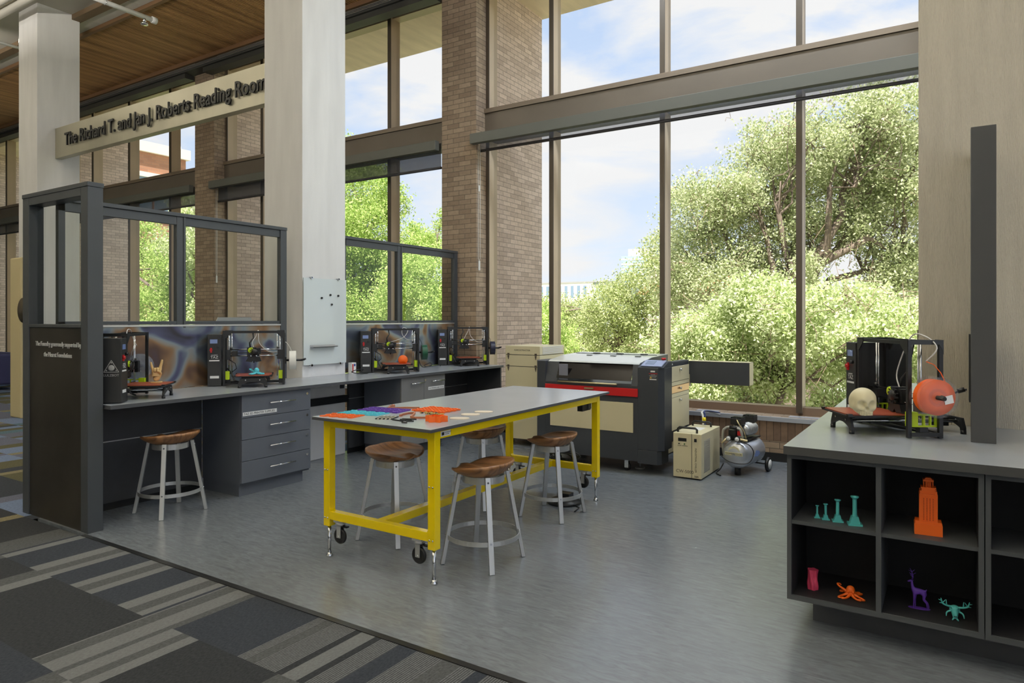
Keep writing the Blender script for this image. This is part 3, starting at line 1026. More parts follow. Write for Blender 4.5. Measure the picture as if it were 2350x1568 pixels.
# ================================================================ END PANEL AND GLAZED PARTITION
M_silver = mat('silver_letters', (232, 232, 230), 0.35, 0.2)
b = thing('sign_partition', 'tall dark steel end panel with a glazed opening and raised silver lettering', 'partition', (-6.13, 2.44, 0))
W_ = 1.01
f = MB()
f.box(0, 0.105, 0, 0.105, 0, 2.46)
f.box(W_ - 0.10, W_, 0, 0.105, 0, 2.46)
f.box(0.105, W_ - 0.10, 0.0, 0.105, 2.40, 2.46)
f.box(0.105, W_ - 0.10, 0.0, 0.105, 1.455, 1.48)
f.build('frame', M_steel, b, bevel=0.003)
MB().box(-0.004, W_ + 0.004, -0.004, 0.109, 2.46, 2.492).build('cap', M_steel, b, bevel=0.002)
MB().box(0.105, W_ - 0.10, 0.008, 0.09, 0.0, 1.453).build('lower_panel', M_rawsteel, b)
g = MB(); g.add([(0.105, 0.06, 1.48), (W_ - 0.1, 0.06, 1.48), (W_ - 0.1, 0.06, 2.40), (0.105, 0.06, 2.40)], [(0, 1, 2, 3)])
g.build('pane', M_pglass, b, recalc=False)
text_obj('lettering', 'The Foundry generously supported by', 0.050, M_silver, b, (0.555, 0.006, 1.315), RX, 0.0025, 'CENTER', sx=0.90, label='small raised silver letters')
text_obj('lettering', 'the Hearst Foundations', 0.050, M_silver, b, (0.555, 0.006, 1.235), RX, 0.0025, 'CENTER', sx=0.90, label='small raised silver letters')

def partition(y0, y1, mids, label):
    b = thing('glazed_partition', label, 'partition', (-5.80, y0, 0), group='glazed partitions above the long counter')
    L = y1 - y0
    f = MB()
    f.box(-0.04, 0.0, 0, L, 2.36, 2.432)
    f.box(-0.04, 0.0, 0, L, 1.47, 1.50)
    f.box(-0.045, 0.012, L - 0.075, L, 0.905, 2.432)
    f.box(-0.045, 0.0, 0, 0.05, 1.45, 2.432)
    for q in mids:
        f.box(-0.05, 0.004, q - y0 - 0.05, q - y0 + 0.01, 1.45, 2.432)
        f.box(-0.05, 0.012, q - y0 + 0.01, q - y0 + 0.03, 1.44, 2.432)
    f.build('frame', M_steel, b, bevel=0.002)
    MB().box(-0.055, 0.016, 0, L + 0.004, 2.434, 2.466).build('cap', M_steel, b, bevel=0.002)
    MB().box(-0.03, 0.006, 0.0, L - 0.075, 0.905, 1.452).build('splash_panel', M_heat, b)
    MB().box(-0.01, 0.014, 0.0, L - 0.075, 1.453, 1.468).build('ledge_strip', M_alu, b)
    g = MB(); g.add([(-0.02, 0.05, 1.50), (-0.02, L - 0.075, 1.50), (-0.02, L - 0.075, 2.36), (-0.02, 0.05, 2.36)], [(0, 1, 2, 3)])
    g.build('pane', M_pglass, b, recalc=False)
    return b
partition(2.55, 4.70, [3.56], 'glazed steel partition between the end panel and the middle white column')
partition(5.49, 7.62, [6.45], 'glazed steel partition between the middle white column and the brick pier')
p = MB(); p.add([(-5.86, 3.92, 1.46), (-5.86, 4.36, 1.46), (-5.86, 4.32, 1.535), (-5.86, 3.96, 1.535), (-5.868, 3.92, 1.46), (-5.868, 4.36, 1.46), (-5.868, 4.32, 1.535), (-5.868, 3.96, 1.535)],
                [(0, 1, 2, 3), (7, 6, 5, 4), (0, 4, 5, 1), (1, 5, 6, 2), (2, 6, 7, 3), (3, 7, 4, 0)])
tag(p.build('paper_card', M_white), 'white card propped behind the glass of the partition', 'card')
tag(MB().box(-5.9, -5.842, 3.3, 4.6, 1.44, 1.459).build('display_ledge', M_steel), 'narrow dark ledge behind the glass of the partition', 'ledge')

# hanging name sign
b = thing('hanging_sign', 'long brushed metal name sign spanning between two white columns', 'sign', (-11.75, 5.12, 4.02))
MB().box(0.0, 5.37, 0, 0.10, 0, 0.47).build('board', mat('sign_metal', (176, 172, 154), 0.38, 0.55, var=0.12, vscale=0.9, stretch=(2, 1, 0.6)), b, bevel=0.004)
text_obj('lettering', 'The Richard T. and Jan J. Roberts Reading Room', 0.268, mat('letter_black', (14, 14, 14), 0.6), b, (0.36, -0.022, 0.155), RX, 0.009, 'LEFT', sx=0.903, bold=0.003, label='raised black letters')

# far left of the reading room
b = thing('information_kiosk', 'beige upright board with a dark round plaque beside the western column', 'board', (-12.27, 4.71, 0))
MB().box(0, 0.37, 0, 0.12, 0, 2.46).build('body', mat('kiosk_beige', (196, 182, 142), 0.7), b, bevel=0.02)
MB().lathe([(0.0, 0), (0.19, 0), (0.18, 0.02), (0.0, 0.02)], (0, 0, 0), 24, axis='y').build('plaque', mat('plaque_bronze', (84, 74, 58), 0.5, 0.4), b).location = (0.50, -0.02, 1.65)
b = thing('armchair', 'dark blue upholstered armchair on the patterned carpet', 'armchair', (-17.6, 6.3, 0), R(0))
mb_ = mat('navy_fabric', (52, 54, 92), 0.9)
MB().box(-0.5, 0.5, -0.35, 0.35, 0.12, 0.42).build('seat', mb_, b, bevel=0.03)
MB().box(-0.5, 0.5, 0.3, 0.5, 0.12, 0.78).build('backrest', mb_, b, bevel=0.04)
MB().box(0.5, 0.66, -0.38, 0.5, 0.12, 0.76).build('armrest', mb_, b, bevel=0.04)
MB().box(-0.66, -0.5, -0.38, 0.5, 0.12, 0.76).build('armrest', mb_, b, bevel=0.04)
for x_, y_ in ((-.55, -.3), (.55, -.3), (-.55, .4), (.55, .4)):
    MB().cyl((x_, y_, 0), (x_, y_, 0.12), 0.02, 8).build('leg', M_chrome, b)

# sprinkler pipes
b = thing('sprinkler_pipe', 'white sprinkler pipe with a hanging head under the wooden ceiling', 'pipe', (-10.05, 4.4, 6.0))
MB().tube([(0, 0, 0), (0, 1.3, 0)], 0.035, 10).build('pipe', M_white, b)
MB().cyl((0, 1.29, 0), (0, 1.36, 0), 0.05, 10).build('end_cap', M_white, b)
MB().cyl((0, 1.18, 0), (0, 1.18, -0.09), 0.022, 8).lathe([(0.0, -0.12), (0.05, -0.12), (0.05, -0.09), (0.02, -0.09)], (0, 1.18, 0), 12).build('sprinkler_head', M_chrome, b)
MB().cyl((0, 0.62, 0.0), (0, 0.62, 0.36), 0.006, 6).tube([(0.04 * math.cos(t), 0.62, 0.04 * math.sin(t)) for t in [i * PI / 6 for i in range(12)]], 0.004, 5, closed=True).build('hanger', M_chrome, b)
b = thing('sprinkler_pipe', 'thin white pipe hung from the ceiling beside the western column', 'pipe', (-12.95, 4.1, 6.0))
MB().tube([(0, 0, 0), (0, 1.1, 0)], 0.025, 8).build('pipe', M_white, b)
MB().cyl((0, 1.0, 0), (0, 1.0, 0.36), 0.006, 6).build('hanger', M_chrome, b)
b = thing('conduit', 'pair of cream ducts crossing the ceiling above the western column', 'duct', (-13.5, 4.38, 6.17))
MB().tube([(0, 0, 0), (4.2, 0, 0)], 0.05, 10).build('pipe', M_ceil_panel, b)
MB().tube([(0, 0.16, 0), (4.2, 0.16, 0)], 0.07, 10).build('pipe', M_ceil_panel, b)
# ================================================================ LONG COUNTER
ct = MB()
ct.prism([(-5.03, 2.55), (-5.03, 7.64), (-5.79, 7.64), (-5.79, 5.485), (-5.745, 5.485), (-5.745, 4.865), (-5.79, 4.865), (-5.79, 2.55)], 0.872, 0.90, m=0)
o = ct.build('worktop', [M_top, M_edge])
for p_ in o.data.polygons:
    p_.material_index = 0 if p_.normal.z > 0.5 else 1
tag(o, 'long grey worktop running beneath the glazed partitions and past the white column', 'worktop')
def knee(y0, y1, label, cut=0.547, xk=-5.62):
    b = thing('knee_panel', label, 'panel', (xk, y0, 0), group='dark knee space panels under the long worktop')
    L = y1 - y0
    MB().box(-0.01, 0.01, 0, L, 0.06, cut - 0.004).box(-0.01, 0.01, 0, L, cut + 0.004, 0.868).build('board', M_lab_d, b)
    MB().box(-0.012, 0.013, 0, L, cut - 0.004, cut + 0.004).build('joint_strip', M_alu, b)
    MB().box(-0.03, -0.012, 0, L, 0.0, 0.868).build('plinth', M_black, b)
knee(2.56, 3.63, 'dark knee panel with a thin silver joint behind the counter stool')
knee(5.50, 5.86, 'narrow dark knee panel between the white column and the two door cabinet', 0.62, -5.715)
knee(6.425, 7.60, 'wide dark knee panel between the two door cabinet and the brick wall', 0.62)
tag(MB().box(-5.74, -5.06, 7.605, 7.632, 0.0, 0.868).build('end_board', M_lab_d), 'dark end board closing the long counter at the brick wall', 'board')
def handle(par, y0, y1, z, x=0.0):
    m = MB()
    m.tube([(x + 0.032, y0, z), (x + 0.032, y1, z)], 0.006, 8)
    for q in (y0 + 0.03, y1 - 0.03):
        m.cyl((x, q, z), (x + 0.03, q, z), 0.005, 8)
    m.build('handle', M_chrome, par)
def lock(par, y, z, x=0.0):
    MB().cyl((x - 0.002, y, z), (x + 0.006, y, z), 0.012, 14).box(x + 0.006, x + 0.0075, y - 0.002, y + 0.002, z - 0.007, z + 0.007).build('lock', M_chrome, par)
b = thing('drawer_cabinet', 'dark grey cabinet of four drawers with slim bar handles', 'cabinet', (-5.06, 3.64, 0))
MB().box(-0.56, -0.022, 0, 0.745, 0.10, 0.868).build('body', M_lab, b)
MB().box(-0.56, -0.05, 0.01, 0.69, 0.0, 0.098).build('plinth', M_lab, b)
for i, (z0, z1) in enumerate(((0.672, 0.868), (0.487, 0.668), (0.304, 0.483), (0.118, 0.30))):
    d = MB().box(-0.02, 0.0, 0.002, 0.743, z0, z1).build('drawer', M_lab, b, bevel=0.0015)
    zc = (z0 + z1) / 2 + 0.012
    handle(d, 0.265, 0.545, zc)
    lock(d, 0.70, z1 - 0.045)
    if i == 0:
        MB().box(0.0, 0.001, 0.012, 0.36, 0.69, 0.722).build('label_strip', M_white, d)
        text_obj('lettering', 'TAZ 3D PRINTER SUPPLIES', 0.027, M_black, d, (0.0018, 0.02, 0.697), RXP, 0.0002)
b = thing('door_cabinet', 'grey cabinet with two doors and a white label strip', 'cabinet', (-5.06, 5.645, 0))
MB().box(-0.56, -0.022, 0, 0.77, 0.10, 0.868).build('body', M_lab, b)
MB().box(-0.56, -0.05, 0.01, 0.76, 0.0, 0.098).build('plinth', M_lab_d, b)
d = MB().box(-0.02, 0.0, 0.002, 0.383, 0.105, 0.868).build('door', M_lab_sheen, b, bevel=0.0015)
handle(d, 0.14, 0.36, 0.795)
d = MB().box(-0.02, 0.0, 0.387, 0.768, 0.105, 0.868).build('door', M_lab_sheen, b, bevel=0.0015)
handle(d, 0.50, 0.73, 0.80)
lock(d, 0.405, 0.82)
MB().box(0.0, 0.001, 0.46, 0.75, 0.70, 0.735).build('label_strip', M_white, d)
text_obj('lettering', 'ELECTRONICS AND TOOLS', 0.022, M_black, d, (0.0018, 0.47, 0.709), RXP, 0.0002)
tag(MB().box(-5.745, -5.715, 4.885, 5.495, 0.585, 0.645).box(-5.745, -5.725, 4.885, 5.495, 0.645, 0.665).build('cable_tray', M_black), 'black cable tray fixed across the white column below the worktop', 'cable tray')
tag(MB().box(-5.748, -5.738, 5.395, 5.45, 0.74, 0.795).build('wall_socket', M_steel), 'small dark socket on the white column just below the worktop', 'socket')
b = thing('switch_box', 'small white box with red and blue marks on the worktop beside the column', 'box', (-5.70, 5.54, 0.90))
MB().box(-0.03, 0.03, -0.035, 0.03, 0, 0.125).build('body', M_white, b, bevel=0.003)
MB().box(0.03, 0.032, -0.03, -0.015, 0.02, 0.11).build('red_stripe', M_red, b)
MB().box(0.03, 0.032, -0.005, 0.015, 0.085, 0.11).build('blue_mark', mat('blue_mark', (40, 60, 150), 0.5), b)
# glass marker board on the white column
b = thing('glass_marker_board', 'frosted white glass marker board clipped to the white column', 'marker board', (-5.72, 4.86, 1.03))
MB().box(-0.004, 0.004, 0, 0.60, 0, 0.925).build('glass_sheet', mat('frosted_white_glass', (214, 222, 222), 0.08), b)
for (yy, zz) in ((0.10, 0.93), (0.48, 0.93), (0.10, -0.004), (0.50, -0.004)):
    MB().cyl((-0.028, yy, zz), (0.018, yy, zz), 0.008, 10).cyl((0.006, yy, zz), (0.018, yy, zz), 0.013, 12).bar((0.0, yy - 0.03, zz), (0.0, yy + 0.03, zz), 0.006, 0.006).build('clip', M_chrome, b)
MB().box(0.004, 0.055, 0.085, 0.43, 0.185, 0.19).box(0.05, 0.055, 0.085, 0.43, 0.185, 0.202).box(0.004, 0.007, 0.085, 0.43, 0.185, 0.21).build('pen_tray', M_alu, b)
for yy, zz in ((5.101, 1.746), (5.224, 1.782), (5.338, 1.776), (5.243, 1.678)):
    tag(MB().lathe([(0.0, 0), (0.011, 0), (0.011, 0.012), (0.009, 0.014), (0.0, 0.014)], (-5.716, yy, zz), 14, axis='x').build('magnet', M_black),
        'small round black magnet on the frosted glass marker board', 'magnet', 'black magnets on the glass marker board')

# ================================================================ STOOLS
def stool_proto():
    root = thing('wooden_stool', '', 'stool', (0, 0, 0))
    # saddle seat
    n, k = 40, 12
    def rad(t):
        c, s_ = math.cos(t), math.sin(t)
        a, bb = 0.212, 0.172
        return 1.0 / ((abs(c) / a) ** 2.5 + (abs(s_) / bb) ** 2.5) ** (1 / 2.5)
    vs, fs = [], []
    def top(x, y, q):
        ang = math.atan2(y, x)
        back = max(0, math.sin(ang))            # +y is the raised back
        side = abs(math.cos(ang))
        rim = q ** 2.4 * (0.026 + 0.024 * back + 0.014 * side - 0.042 * max(0, -math.sin(ang)) ** 2)
        pom = 0.030 * math.exp(-(x / 0.030) ** 2) * max(0, min(1, (-y - 0.01) / 0.11))
        return 0.578 + rim + pom
    for i in range(k + 1):
        q = i / k
        for j in range(n):
            t = 2 * PI * j / n
            r = rad(t) * q
            x, y = r * math.cos(t), r * math.sin(t)
            vs.append((x, y, top(x, y, q)))
    m2 = 6
    for i in range(1, m2 + 1):
        u = i / m2
        for j in range(n):
            t = 2 * PI * j / n
            x0, y0 = rad(t) * math.cos(t), rad(t) * math.sin(t)
            zt = top(x0, y0, 1)
            q = 1 - 0.36 * u ** 1.6 if i > 1 else 1.004
            vs.append((x0 * q, y0 * q, zt + (0.548 - zt) * (u ** 0.8)))
    rows = k + 1 + m2
    for i in range(rows - 1):
        for j in range(n):
            a = i * n + j; b_ = i * n + (j + 1) % n
            fs.append((a, b_, b_ + n, a + n))
    vs.append((0, 0, 0.548))
    for j in range(n):
        fs.append(((rows - 1) * n + j, (rows - 1) * n + (j + 1) % n, len(vs) - 1))
    s_ = MB(); s_.add(vs, fs, 0, True)
    s_.build('seat', M_walnut, root, recalc='weld')
    for (sx, sy) in ((-1, -1), (1, -1), (1, 1), (-1, 1)):
        top_ = Vector((sx * 0.115, sy * 0.105, 0.555)); bot = Vector((sx * 0.186, sy * 0.182, 0.002))
        rdir = Vector((sx, sy, 0)).normalized(); tdir = Vector((-sy, sx, 0)).normalized()
        vs = []
        for p_ in (bot, top_):
            for a, bb in ((-1, -1), (1, -1), (1, 1), (-1, 1)):
                vs.append(p_ + tdir * (a * 0.016) + rdir * (bb * 0.0115))
        m_ = MB(); m_.add(vs, [(3, 2, 1, 0), (4, 5, 6, 7), (0, 1, 5, 4), (1, 2, 6, 5), (2, 3, 7, 6), (3, 0, 4, 7)])
        m_.build('leg', M_alu, root, bevel=0.0015)
        sb = MB()
        for z in (0.525, 0.175):
            f_ = (z - 0.002) / 0.553
            q = bot.lerp(top_, f_)
            sb.cyl(q + rdir * 0.0115, q + rdir * 0.0165, 0.006, 10)
        sb.build('bolt', M_chrome, root)
    def band(r, z0, z1, th, name):
        vs, fs = [], []
        nn = 48
        for (rr, z) in ((r, z0), (r, z1), (r + th, z1), (r + th, z0)):
            for j in range(nn):
                t = 2 * PI * j / nn
                vs.append((rr * math.cos(t), rr * math.sin(t), z))
        for i in range(4):
            for j in range(nn):
                fs.append((i * nn + j, i * nn + (j + 1) % nn, ((i + 1) % 4) * nn + (j + 1) % nn, ((i + 1) % 4) * nn + j))
        q = MB(); q.add(vs, fs, 0, False)
        q.build(name, M_alu, root)
    band(0.2255, 0.155, 0.183, 0.005, 'footrest_ring')
    band(0.128, 0.503, 0.545, 0.005, 'apron_ring')
    MB().box(-0.12, 0.12, -0.016, 0.016, 0.541, 0.547).box(-0.016, 0.016, -0.11, 0.11, 0.541, 0.547).build('cross_brace', M_alu, root)
    return root
stool = stool_proto()
spots = [(-2.474, 3.525, R(-88), 'walnut seated stool in front of the yellow table at its label end'),
         (-3.257, 3.57, R(92), 'walnut seated stool partly hidden by the nearest yellow table leg'),
         (-2.604, 4.646, R(-90), 'walnut seated stool by the far table leg that faces the laser cutter'),
         (-3.257, 4.62, R(-94), 'walnut seated stool mostly hidden under the far half of the yellow table'),
         (-5.186, 3.088, R(-89), 'walnut seated stool pulled up to the dark counter beside the end panel')]
for i, (x, y, a, lb) in enumerate(spots):
    s_ = stool if i == 0 else dup_tree(stool)
    s_.location = (x, y, 0)
    s_.rotation_euler = (0, 0, a)
    tag(s_, lb, 'stool', 'wooden stools in the workshop')

# ================================================================ YELLOW TABLE
b = thing('work_table', 'long work table with a grey top on a bright yellow steel frame', 'table', (-2.915, 4.14, 0))
o = MB().box(-0.485, 0.485, -1.185, 1.185, 0.882, 0.902).build('table_top', [M_top, M_edge], b, bevel=0.003)
for p_ in o.data.polygons:
    p_.material_index = 0 if p_.normal.z > 0.5 else 1
X0, X1, Y0, Y1 = -0.455, 0.455, -1.115, 1.06
S_ = 0.052
for (x, y) in ((X0, Y0), (X1 - S_, Y0), (X0, Y1 - S_), (X1 - S_, Y1 - S_)):
    l = MB().box(x, x + S_, y, y + S_, 0.20, 0.882).build('leg', M_yellow, b, bevel=0.003)
    cxm, cym = x + S_ / 2, y + S_ / 2
    MB().cyl((cxm, cym, 0.02), (cxm, cym, 0.20), 0.0115, 12).lathe([(0.0, 0), (0.02, 0.0), (0.022, 0.008), (0.014, 0.016), (0.013, 0.026), (0.0, 0.026)], (cxm, cym, 0), 16).build('leveling_foot', M_chrome, l)
    sb = MB()
    for z in (0.255, 0.56):
        for q in (0.014, 0.038):
            if z < 0.5 or y < 0:
                sb.lathe([(0.0065, 0), (0.005, -0.004), (0.0, -0.005)], (x + q, y, z), 8, axis='y')
    sb.build('bolt', M_chrome, l)
for x in (X0, X1 - S_):
    MB().box(x + 0.001, x + S_ - 0.001, Y0 + S_, Y1 - S_, 0.832, 0.882).build('side_rail', M_yellow, b, bevel=0.002)
for y in (Y0, Y1 - S_):
    MB().box(X0 + S_, X1 - S_, y + 0.001, y + S_ - 0.001, 0.832, 0.882).build('end_rail', M_yellow, b, bevel=0.002)
    MB().box(X0 + S_, X1 - S_, y + 0.002, y + S_ - 0.002, 0.245, 0.297).build('lower_rail', M_yellow, b, bevel=0.002)
MB().box(-0.03, 0.03, Y0 + S_, Y1 - S_, 0.247, 0.297).build('center_stretcher', M_yellow, b, bevel=0.002)
gus = MB()
for x, sx in ((X0 + S_, 1), (X1 - S_, -1)):
    for y in (Y0 + 0.005, Y1 - S_ + 0.005):
        gus.prism([(x, 0.833), (x + sx * 0.012, 0.833), (x, 0.821)], y, y + 0.04, 'y')
        gus.prism([(x, 0.296), (x + sx * 0.012, 0.296), (x, 0.308)], y, y + 0.04, 'y')
gus.build('corner_weld', M_yellow, b)
for (x, y) in ((X0 + 0.125, Y0 + 0.03), (X1 - 0.135, Y0 + 0.03), (X0 + 0.125, Y1 - 0.03), (X1 - 0.135, Y1 - 0.03)):
    c = MB()
    c.box(x - 0.036, x + 0.036, y - 0.03, y + 0.03, 0.234, 0.245, 0)
    c.lathe([(0.03, 0.215), (0.03, 0.234)], (x, y, 0), 16, 0)
    c.box(x - 0.022, x + 0.012, y - 0.017, y - 0.013, 0.135, 0.222, 0)
    c.box(x - 0.022, x + 0.012, y + 0.013, y + 0.017, 0.135, 0.222, 0)
    c.cyl((x - 0.005, y - 0.022, 0.145), (x - 0.005, y + 0.022, 0.145), 0.006, 8, 0)
    ca = c.build('caster', M_alu, b)
    w = MB()
    w.lathe([(0.036, -0.009), (0.046, -0.011), (0.050, -0.006), (0.050, 0.006), (0.046, 0.011), (0.036, 0.009)], (x - 0.005, y, 0.145), 24, 0, 'y')
    w.lathe([(0.0, -0.007), (0.037, -0.008), (0.037, 0.008), (0.0, 0.007)], (x - 0.005, y, 0.145), 24, 1, 'y')
    w.build('wheel', [M_black, mat('wheel_grey', (150, 146, 132), 0.5)], ca)
    MB().box(x + 0.01, x + 0.06, y - 0.012, y + 0.012, 0.205, 0.213).build('brake_lever', M_black, ca)
l = MB().box(X1 - 0.0015, X1 + 0.001, Y0 + 0.055, Y0 + 0.145, 0.842, 0.872).build('maker_label', M_white, b)
MB().box(X1 + 0.001, X1 + 0.0015, Y0 + 0.062, Y0 + 0.085, 0.848, 0.866).build('logo', M_black, l)
text_obj('lettering', 'WORKSHOP\nSYSTEMS', 0.011, M_black, l, (X1 + 0.0014, Y0 + 0.09, 0.859), RXP, 0.0002)
l = MB().box(X1 - 0.10, X1 - 0.052, Y1 - 0.22, Y1 - 0.07, 0.765, 0.83).build('outlet_box', M_black, b, bevel=0.003)
MB().box(X1 - 0.052, X1 - 0.045, Y1 - 0.125, Y1 - 0.075, 0.775, 0.82).build('outlet_face', M_steel, l)
cab = MB()
rg = random.Random(4)
for i in range(7):
    a = rg.uniform(-.05, .05)
    pts = [(-0.02 + 0.12 * math.cos(t) + a, Y1 + 0.03 + rg.uniform(-.02, .02), 0.275 + 0.035 * math.sin(t) + a * .3) for t in [j * PI / 6 for j in range(12)]]
    cab.tube(pts, 0.0055, 6, closed=True)
tag(cab.build('cable_coil', M_black), 'coil of black cables resting on the far lower table rail', 'cables').location = (-2.80, 4.14 + 0.012, 0.055)
b = thing('foot_pedal', 'flat black floor box with a cable under the far stool', 'floor box', (-2.68, 4.98, 0))
MB().lathe([(0.0, 0), (0.14, 0), (0.135, 0.02), (0.08, 0.045), (0.0, 0.05)], (0, 0, 0), 20).build('body', M_black, b)
MB().box(-0.05, 0.06, -0.03, 0.05, 0.045, 0.085).build('socket_block', M_black_g, b)
MB().tube([(0.1, -0.05, 0.012), (0.18, -0.08, 0.006), (0.2, -0.2, 0.006)], 0.005, 6).build('cable', M_black, b)

# ================================================================ THINGS ON THE TABLE
TZ = 0.9022
def lattice_quad(name, label, cat, corners, mt, cell, grp, th=0.006, wall=0.0045, hexa=True):
    """thin openwork sheet: cell walls only"""
    A, B, C, D = [Vector((p[0], p[1], 0)) for p in corners]
    o_ = Vector(corners[0] + (0,)) if len(corners[0]) == 2 else Vector(corners[0])
    m = MB()
    u, v = B - A, D - A
    nu, nv = max(2, round(u.length / cell)), max(2, round(v.length / cell))
    def P(i, j):
        return A + u * (i / nu) + v * (j / nv)
    for i in range(nu + 1):
        for j in range(nv + 1):
            off = 0.5 if (j % 2 and hexa) else 0
            if i < nu:
                p0, p1 = P(min(i + off, nu), j), P(min(i + 1 + off, nu), j)
                if not hexa or (i + j) % 2 == 0:
                    if (p1 - p0).length > 1e-4:
                        m.bar(p0 + Vector((0, 0, th / 2)), p1 + Vector((0, 0, th / 2)), wall, th)
            if j < nv:
                off2 = 0.5 if ((j + 1) % 2 and hexa) else 0
                p0, p1 = P(min(i + off, nu), j), P(min(i + off2, nu), j + 1)
                m.bar(p0 + Vector((0, 0, th / 2)), p1 + Vector((0, 0, th / 2)), wall, th)
                if hexa and i < nu:
                    p1 = P(min(i + (1 if off == 0 else 1) + (off2 - 0.0) * (0 if off else 0), nu), j + 1)
                    m.bar(p0 + Vector((0, 0, th / 2)), p1 + Vector((0, 0, th / 2)), wall, th)
    ob = m.build(name, mt)
    ob.location = (0, 0, TZ)
    return tag(ob, label, cat, grp)
g_ = 'openwork printed sheets on the yellow table'
lattice_quad('openwork_sheet', 'orange openwork printed sheet at the corner of the yellow table', 'printed sheet', [(-3.36, 2.985), (-3.12, 3.03), (-3.20, 3.12), (-3.385, 3.115)], M_or, 0.035, g_)
lattice_quad('openwork_sheet', 'turquoise openwork printed sheet between the orange and purple sheets', 'printed sheet', [(-3.375, 3.15), (-3.07, 3.18), (-3.17, 3.28), (-3.385, 3.29)], M_cyan, 0.038, g_)
lattice_quad('openwork_sheet', 'purple openwork printed sheet beside the turquoise one', 'printed sheet', [(-3.36, 3.315), (-3.04, 3.345), (-3.11, 3.49), (-3.385, 3.48)], M_purple, 0.034, g_, 0.008, 0.006)
ch = MB()
for i in range(8):
    for j in range(7):
        p_ = Vector((-3.02 + i * 0.032, 3.50 + j * 0.030, 0.007))
        c_ = 1 if (i + j) % 2 else -1
        ch.bar(p_ - Vector((0.016, 0.012 * c_, 0)), p_ + Vector((0.016, 0.012 * c_, 0)), 0.008, 0.010)
        ch.bar(p_ - Vector((0.012, -0.014 * c_, -0.002)), p_ + Vector((0.012, -0.014 * c_, 0.002)), 0.008, 0.010)
tag(ch.build('printed_chainmail', M_or), 'orange printed chainmail patch lying flat on the grey table top', 'chainmail').location = (0, 0, TZ - 0.001)
bd = MB()
rg = random.Random(9)
for i in range(34):
    x, y = -2.80 + rg.gauss(0, 0.035), 3.415 + rg.gauss(0, 0.022)
    bd.lathe([(0.004, 0), (0.009, 0.001), (0.009, 0.007), (0.004, 0.008)], (x, y, 0.001 + rg.random() * 0.006), 8, rg.choice((0, 0, 1)))
tag(bd.build('printed_beads', [mat('olive_print', (170, 150, 84), 0.5), M_black]), 'heap of small olive and black beads between the chainmail and orange tray', 'beads', kind='stuff').location = (0, 0, TZ)
# orange star shaped tray
pts = []
for i in range(24):
    t = 2 * PI * i / 24
    r = (0.068, 0.050, 0.040, 0.052)[i % 4]
    pts.append((r * math.cos(t), r * 0.8 * math.sin(t)))
b = thing('orange_tray', 'orange star shaped printed tray near the front edge of the table', 'tray', (-2.60, 3.215, TZ), R(25))
MB().prism(pts, 0, 0.004).build('base', M_or, b)
wl = MB()
for i in range(24):
    a, c2 = pts[i], pts[(i + 1) % 24]
    wl.bar((a[0], a[1], 0.018), (c2[0], c2[1], 0.018), 0.003, 0.036)
wl.build('rim', M_or, b)
def ribbon(name, pts, label):
    m = MB()
    for p_, q in zip(pts[:-1], pts[1:]):
        m.bar((p_[0], p_[1], 0.006), (q[0], q[1], 0.006), 0.010, 0.012)
    tag(m.build(name, mat('brown_print', (166, 104, 74), 0.5)), label, 'printed part').location = (0, 0, TZ)
ribbon('printed_strip', [(-3.33, 3.62), (-3.29, 3.60), (-3.30, 3.56), (-3.26, 3.52), (-3.24, 3.48), (-3.19, 3.52), (-3.16, 3.56), (-3.07, 3.61)], 'brown printed strip with a forked end beside the purple sheet')
ribbon('printed_strip', [(-2.925, 3.27), (-2.925, 3.25), (-2.945, 3.29), (-2.955, 3.36), (-2.93, 3.40), (-2.88, 3.33), (-2.83, 3.245), (-2.79, 3.235), (-2.73, 3.275)], 'brown printed strip bent like a hook in the middle of the table items')
cm = MB()
for i in range(9):
    q = Vector((-2.985 + i * 0.0115, 3.13 + i * 0.005, 0.004))
    cm.bar(q + Vector((-0.02, 0.05, 0)), q + Vector((0.015, -0.05, 0)), 0.0065, 0.007, m=i % 2)
tag(cm.build('ribbed_comb', [M_black, mat('cream_print', (214, 206, 182), 0.6)]), 'small black and cream ribbed piece in front of the turquoise sheet', 'printed part').location = (0, 0, TZ)
st = [((-2.86, 3.11), (-2.76, 3.095)), ((-2.83, 3.165), (-2.745, 3.20)), ((-2.825, 3.14), (-2.75, 3.165)), ((-2.745, 3.105), (-2.71, 3.135)), ((-2.735, 3.055), (-2.70, 3.062)), ((-2.80, 3.125), (-2.76, 3.12))]
for p_, q in st:
    tag(MB().bar((p_[0], p_[1], 0.004), (q[0], q[1], 0.004), 0.006, 0.007).build('printed_stick', M_black), 'short thin black printed stick lying loose on the table', 'printed part', 'loose black sticks on the yellow table').location = (0, 0, TZ)
lbs = ['cream rounded plate nearest the orange tray', 'cream rounded plate in the middle of three in a row', 'cream rounded plate farthest from the orange tray']
for i, (x, y) in enumerate(((-2.555, 3.385), (-2.60, 3.56), (-2.60, 3.71))):
    pts = []
    for j in range(20):
        t = 2 * PI * j / 20
        pts.append((0.062 * (abs(math.cos(t)) ** 0.6) * (1 if math.cos(t) > 0 else -1), 0.042 * math.sin(t)))
    o = MB().prism(pts, 0, 0.004).build('cream_plate', mat('cream_ply', (222, 210, 190), 0.55))
    o.location = (x, y, TZ); o.rotation_euler = (0, 0, R(25))
    tag(o, lbs[i], 'plate', 'cream plates on the yellow table')
